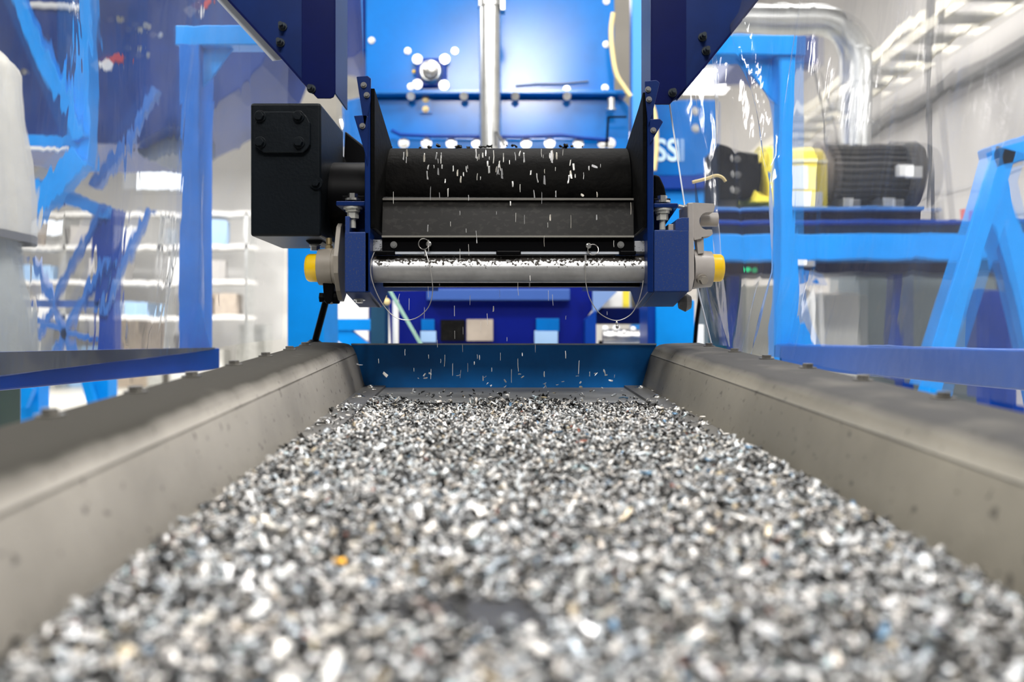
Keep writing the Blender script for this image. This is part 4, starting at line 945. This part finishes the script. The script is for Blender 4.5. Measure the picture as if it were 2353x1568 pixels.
MB().lathe((mcx0 - .03, my, mz), (1, 0, 0), [(0, .12), (.01, .15), (.03, .15), (.035, .13)], 36).build('end_shield', principled('brown_grey_casting', (.11, .09, .075), .5), mt, smooth=True)
MB().boxp(2088, 382, 2120, 408, YM - .004, .03).build('name_plate', 'label', mt)
for x in (1952, 2052): MB().boxp(x, 458, x + 26, 479, YM + .04, .30).build('foot', 'galv', mt, bev=.003)
MB().boxp(1975, 338, 2045, 362, YM + .15, .14).build('terminal_box', 'galv', mt, bev=.004)
cg = thing('coupling_guard', P(1830, 478, YM + .2), 'bright yellow coupling guard between motor and black gear unit', 'guard')
def arch(x0, x1, yt, yb, Y, d, r_=.05):
    xa_, xb_ = P(x0, 0, Y).x, P(x1, 0, Y).x; zt_, zb_ = P(0, yt, Y).z, P(0, yb, Y).z; pts = [(Y, zb_)]
    hgt = d/2
    for i in range(13):
        t = math.pi - math.pi*i/12; pts.append((Y + hgt + hgt*math.cos(t), zt_ - hgt*.75 + hgt*.75*math.sin(t)))
    pts.append((Y + d, zb_)); return [(xa_, y, z) for y, z in pts], (xb_ - xa_, 0, 0)
MB().prism(*arch(1772, 1902, 325, 478, YM + .05, .3)).build('guard_hood', 'yellow_paint', cg, bev=.004)
MB().polyp([(1752, 378), (1766, 340), (1776, 340), (1776, 378)], YM + .10, .2).build('guard_lug', 'yellow_paint', cg, bev=.003)
MB().polyp([(1738, 456), (1744, 440), (1758, 450), (1776, 458), (1776, 466), (1738, 466)], YM + .04, .2).build('guard_foot', 'yellow_paint', cg)
for y0, y1, x1 in ((383, 436, 1876), (441, 476, 1890)): MB().boxp(1846, y0, x1, y1, YM + .046, .004).build('warning_label', 'label', cg)
MB().boxp(1846, 367, 1902, 374, YM + .045, .005).build('pale_band', principled('pale_yellow_band', (.9, .86, .5), .5), cg)
gu = thing('gear_unit', P(1700, 465, YM + .2), 'black gear unit with pale bolts left of the yellow guard', 'gearbox')
MB().polyp([(1655, 330), (1680, 338), (1715, 352), (1752, 356), (1758, 456), (1655, 462)], YM + .06, .3).build('gear_casing', 'black', gu, bev=.006)
for x, y in ((1694, 366), (1695, 402), (1692, 438)): bolt('bolt', P(x, y, YM + .06), (0, -1, 0), gu, .010, .01)
MB().lathe(P(1740, 405, YM + .2), (1, 0, 0), [(0, .09), (.06, .06)], 24).build('input_shaft', 'black', gu, smooth=True)
# duct with elbow
YD = 4.6; dpts = [P(1500, 48, YD), P(1650, 48, YD), P(1880, 50, YD)]
for i in range(9):
    t = math.pi/2 * (1 - i/8); dpts.append(P(1885 + 104*math.cos(t), 154 - 104*math.sin(t), YD))
dpts += [P(1989, 230, YD), P(1985, 330, YD), P(1985, 350, YD)]
du = thing('air_duct', P(1985, 340, YD), 'galvanised air duct bending down above the motor', 'duct')
MB().tube(dpts, .078, 28).build('duct_pipe', 'galv', du, smooth=True)
for y in (120, 195, 285): MB().cyl(P(1989, y, YD), P(1989, y + 6, YD), .084, 28).build('duct_collar', 'galv', du, smooth=True)
for x in (1810, 1860): MB().cyl(P(x, 48, YD), P(x + 4, 48, YD), .084, 28).build('duct_collar', 'galv', du, smooth=True)
# cable ladder along the right wall
cl = thing('cable_ladder', (2.78, 6.5, 1.95), 'galvanised cable ladder running along the right wall below the ceiling', 'cable ladder')
for x in (2.60, 2.96): MB().box((x - .015, 2.5, 1.93), (x + .015, 15, 2.0)).build('side_rail', principled('ladder_rail', (.70, .66, .55), .4, .5), cl)
for i in range(26): MB().box((2.61, 3.4 + .34*i, 1.935), (2.95, 3.55 + .34*i, 1.955)).build('rung', 'galv', cl)
for (pts, r_, lab) in (([P(2165, -20, 4.0), P(2160, 90, 4.0), P(2156, 130, 4.0), P(2164, 250, 4.0), P(2178, 400, 4.0), P(2192, 540, 4.0)], .014, 'thick grey cable hanging before the right wall beside the motor'), ([P(1886, 165, 4.0), P(1900, 220, 4.0), P(1918, 290, 4.0), P(1926, 340, 4.0)], .006, 'thin dark cable hanging left of the galvanised duct')):
    o = MB().tube([catm(pts, i/24) for i in range(25)], r_, 10).build('hanging_cable', 'greycable', None, smooth=True); tag(o, lab, 'cable')
# A-shaped stand on the right
af = thing('trestle_stand', P(2270, 800, 3.1), 'blue splayed trestle stand right of the motor base', 'stand')
MB().beam(P(2318, 350, 3.1), P(2130, 960, 3.1), .085, .085, (0, 1, 0)).build('leg', 'azure_mat', af, bev=.004)
MB().beam(P(2296, 420, 3.12), P(2420, 960, 3.12), .085, .085, (0, 1, 0)).build('leg', 'azure_mat', af, bev=.004)
MB().beam(P(2286, 372, 3.1), P(2480, 318, 3.1), .085, .085, (0, 1, 0)).build('top_beam', 'azure_mat', af, bev=.004)
MB().boxp(2275, 670, 2330, 1000, 3.3, .10).build('rear_leg', 'deep', af, bev=.004)
sp = MB().boxp(1898, 678, 1995, 900, 4.1, .5).build('white_cabinet', principled('soft_white_lacquer', (.70, .70, .64), .45), None, bev=.006); tag(sp, 'pale cabinet standing under the blue motor base', 'cabinet')
gp = thing('grey_cabinet', P(2040, 1000, 4.3), 'dark grey cabinet beside the pale one under the motor base', 'cabinet')
MB().boxp(1995, 622, 2330, 1000, 4.3, .4).build('cabinet_body', principled('grey_panel', (.16, .20, .22), .4), gp, bev=.006)
MB().boxp(2072, 640, 2078, 980, 4.29, .01).build('cabinet_edge', 'galv', gp)
bh = MB().polyp([(1716, 660), (1790, 655), (1800, 900), (1722, 900)], 4.3, .2).build('beige_panel', principled('cream_panel', (.60, .58, .50), .5), None, bev=.004); tag(bh, 'cream panel seen low through the right plastic sheet', 'panel')
lv = thing('work_lamp', P(1862, 600, 3.2), 'small white lamp with blue bracket right of the blue post', 'lamp')
MB().boxp(1850, 599, 1873, 612, 3.2, .04).build('lamp_face', principled('bright_white_plastic', (.9, .9, .88), .4), lv)
MB().polyp([(1858, 622), (1890, 630), (1902, 656), (1862, 656)], 3.2, .04).build('bracket', 'azure', lv)
MB().cyl(P(1884, 655, 3.22), P(1892, 830, 3.22), .0095, 12).build('lamp_stand', 'white', lv, smooth=True)
be = MB().cyl(P(2238, 516, 3.75), P(2238, 485, 3.75), .02, 14).build('warning_beacon', 'led_red', None, smooth=True); tag(be, 'small red warning light at the end of the motor base', 'beacon')
gi = MB().ball(P(1734, 621, 3.685), .012, 10).build('indicator_light', 'led_green', base, smooth=True)
st = MB().tube([catm([P(1592, 419, 1.78), P(1620, 412, 1.78), P(1645, 404, 1.78), P(1660, 408, 1.78), P(1668, 418, 1.78)], i/16) for i in range(17)], .0035, 8).build('cable_strap', 'cream', rs, smooth=True)
bx = MB().boxp(1690, 70, 1895, 150, 5.6, .5).build('blue_fan_box', principled('slate_blue_box', (.05, .08, .25), .4), None, bev=.01); tag(bx, 'dark blue fan box below the horizontal duct', 'fan box')

# ================================================================== LEFT BACKGROUND
bgb = thing('bulk_bag', P(-60, 880, 2.5), 'tall cream woven bulk bag at the left edge of the photo', 'bag')
def bagf(pr):
    b = MB()
    def fn(u, v):
        t = 2*math.pi*u; z = pr[0] + (pr[1]-pr[0])*v
        rad = .18 + .018*math.sin(4*v + 1) - .10*float(smooth(.82, 1.0, v))*pr[2] + .004*math.sin(9*t) + .003*math.sin(17*t + 8*v)
        sq = (abs(math.cos(t))**4 + abs(math.sin(t))**4)**-.18
        return Vector((-1.715 + rad*math.cos(t)*sq*.98, 2.6 + rad*math.sin(t)*sq, z))
    b.grid(fn, 72, 40); return b
bagf((P(0, 538, 2.6).z, P(0, 60, 2.6).z, 1)).build('upper_bag', 'bag', bgb, smooth=True)
bagf((P(0, 830, 2.6).z, P(0, 548, 2.6).z, 0)).build('lower_bag', 'bag_low', bgb, smooth=True)
bd = MB(); bd.grid(lambda u, v: Vector((-1.715 + .198*math.cos(2*math.pi*u)*(abs(math.cos(2*math.pi*u))**4 + abs(math.sin(2*math.pi*u))**4)**-.18, 2.6 + .198*math.sin(2*math.pi*u)*(abs(math.cos(2*math.pi*u))**4 + abs(math.sin(2*math.pi*u))**4)**-.18, P(0, 552, 2.6).z + .025*v)), 72, 3); bd.build('tie_band', 'greycable', bgb, smooth=True)
gbn = MB().box((-2.25, 2.42, FZ), (-1.665, 2.9, P(0, 880, 2.5).z)).build('green_bin', 'green', None, bev=.01); tag(gbn, 'dark green steel bin below the cream bulk bag', 'bin')
# dark hopper machine behind the left frame
dh = thing('storage_hopper', P(330, 400, 5.4), 'big dark blue hopper with small stickers behind the left sheet', 'machine')
MB().polyp([(-80, -200), (640, -200), (640, 60), (605, 150), (530, 215), (430, 265), (330, 310), (290, 330), (40, 330), (-80, 330)], 5.2, .9).build('hopper_body', principled('dull_blue_paint', (.003, .042, .24), .4, noise=.35, nscale=2, spec=.2), dh, bev=.01)
for (x, y, s) in ((232, 150, 1), (445, 25, 1)):
    sk = MB().polyp([(x - 24, y - 2), (x - 8, y - 14), (x + 8, y - 2), (x - 10, y + 16)], 5.19, .008).build('sticker', 'label', dh)
    MB().polyp([(x - 7, y - 14), (x + 18, y - 28), (x + 26, y - 20), (x + 8, y - 2)], 5.188, .008).build('sticker_print', 'red', sk)
for x, y in ((254, 45), (313, 58), (295, 68), (352, 80), (293, 110), (42, 165), (318, 127)): bolt('bolt', P(x, y, 5.2), (0, -1, 0), dh, .013, .012)
MB().boxp(30, 5, 125, 15, 5.15, .04).build('light_rail', 'white', dh)
MB().polyp([(250, 190), (430, 200), (420, 330), (330, 372), (255, 330)], 5.35, .5).build('lower_cone', principled('grey_blue_cone', (.10, .13, .19), .5), dh, bev=.01)
sf = thing('support_gantry', P(160, 900, 4.6), 'blue post and slanting braces before the dark hopper on the left', 'frame')
MB().boxp(132, -150, 182, 385, 4.6, .12).build('post', 'azure_mat', sf, bev=.005)
MB().beam(P(15, -30, 4.58), P(165, 320, 4.58), .065, .065, (0, 1, 0)).build('brace', 'azure_mat', sf, bev=.004)
MB().beam(P(172, 360, 4.6), P(20, 512, 4.6), .13, .10, (0, 1, 0)).build('brace', 'azure_mat', sf, bev=.004)
MB().boxp(25, 308, 160, 334, 4.62, .12).build('cross_beam', 'azure_mat', sf, bev=.004)
MB().boxp(36, 335, 142, 341, 4.60, .03).build('pale_strip', 'white', sf)
MB().boxp(25, 410, 90, 460, 4.9, .2).build('side_box', 'deep', sf, bev=.004)
lf2 = thing('braced_gantry', P(215, 870, 5.0), 'blue post with crossed thin braces below the dark hopper', 'frame')
MB().beam(P(120, 445, 5.0), P(232, 490, 5.0), .075, .09, (0, 1, 0)).build('top_beam', principled('mid_azure', (.01, .20, .60), .4), lf2, bev=.004)
MB().boxp(194, 478, 240, 815, 5.0, .12).build('post', 'deep', lf2, bev=.005)
for a, c_, w in (((345, 205), (200, 430), .05), ((222, 470), (60, 780), .034), ((330, 480), (205, 720), .045), ((50, 590), (150, 810), .036), ((222, 590), (110, 810), .036), ((55, 735), (190, 780), .03)):
    MB().beam(P(*a, 4.97), P(*c_, 4.97), w, w, (0, 1, 0)).build('brace', principled('mid_blue', (.02, .13, .45), .4), lf2)
MB().boxp(50, 690, 200, 706, 5.0, .06).build('cross_beam', principled('grey_blue', (.05, .12, .36), .4), lf2)
for x in (225, 65):
    MB().box((P(x, 0, 5.0).x - .06, 5.0, FZ), (P(x, 0, 5.0).x + .06, 5.12, P(0, 815, 5.0).z)).build('leg', 'azure_mat', lf2, bev=.004)
for a, c_ in (((198, 870), (218, 945)), ((72, 890), (55, 935))): MB().beam(P(*a, 4.93), P(*c_, 4.93), .045, .045, (0, 1, 0)).build('foot_brace', 'azure_mat', lf2)
# things along the far wall of the hall
far = [(-13.0, -11.6, 1.6, 'white', 'white'), (-11.3, -9.9, 1.0, 'paleblue', 'pale blue'), (-9.6, -8.6, 1.9, 'beige', 'beige'), (-8.2, -6.9, .9, 'white', 'white'), (-6.6, -5.9, 1.5, 'galv', 'grey')]
for i, (x0, x1, h, mt_, cn) in enumerate(far):
    t = thing('storage_cabinet', ((x0+x1)/2, 20.6, FZ), cn + (' low' if h < 1.2 else ' tall') + ' cabinet against the far wall of the hall', 'cabinet')
    MB().box((x0, 20.4, FZ), (x1, 21.0, FZ + h)).build('cabinet_body', mt_, t, bev=.01)
    MB().box(((x0+x1)/2 - .01, 20.385, FZ + .1), ((x0+x1)/2 + .01, 20.4, FZ + h - .1)).build('door_gap', 'greycable', t)
sh = thing('pallet_rack', (-9.5, 19.5, FZ), 'long pale pallet rack in the bright far hall behind the left sheet', 'rack')
for x in (-12.6, -10.4, -8.2, -6.0): MB().box((x - .05, 19.3, FZ), (x + .05, 19.9, 2.9)).build('upright', 'galv', sh)
for z in (.55, 1.35, 2.15, 2.9): MB().box((-12.7, 19.3, z - .06), (-5.9, 19.9, z + .04)).build('shelf_beam', 'wallw', sh)
cols = ['beige', 'white', 'paleblue', 'galv', 'white', 'wallm']
nm = {'beige': 'beige', 'white': 'white', 'paleblue': 'pale blue', 'galv': 'grey', 'wallm': 'grey'}
for k, z in enumerate((.59, 1.39, 2.19)):
    x = -12.4
    while x < -6.4:
        w = R.uniform(.5, .95); c_ = cols[R.randrange(6)]
        if int((x + 12.6 + w) / 2.2) == int((x + 12.6) / 2.2):
            o = MB().box((x, 19.35, z), (x + w*.9, 19.8, z + R.uniform(.3, .6))).build('carton', c_, None, bev=.01)
            tag(o, nm[c_] + ' carton on the %s shelf of the far pallet rack' % ('lowest', 'middle', 'top')[k], 'carton', nm[c_] + ' cartons on the %s rack shelf' % ('lowest', 'middle', 'top')[k])
        x += w
# ================================================================== CAMERA AND WORLD
cam = bpy.data.cameras.new('camera'); co = bpy.data.objects.new('camera', cam); C.objects.link(co)
co.location = (0, 0, 0); co.rotation_euler = (math.pi/2, 0, 0)
cam.sensor_width = 36.0; cam.lens = F / 2353 * 36.0; cam.clip_start = .02; cam.clip_end = 100
cam.dof.use_dof = True; cam.dof.focus_distance = 1.55; cam.dof.aperture_fstop = 3.2
sc = bpy.context.scene; sc.camera = co
w = bpy.data.worlds.new('world'); sc.world = w; w.use_nodes = True
w.node_tree.nodes['Background'].inputs[0].default_value = (.93, .96, 1.0, 1); w.node_tree.nodes['Background'].inputs[1].default_value = 0.15
sc.view_settings.view_transform = 'Standard'; sc.view_settings.look = 'None'; sc.view_settings.gamma = 1; sc.view_settings.use_curve_mapping = False
sc.view_settings.exposure = -0.95
sc.cycles.use_denoising = True
sc.cycles.max_bounces = 10; sc.cycles.transparent_max_bounces = 16; sc.cycles.sample_clamp_indirect = 6
for o in bpy.data.objects:
    if '_o' in o: del o['_o']
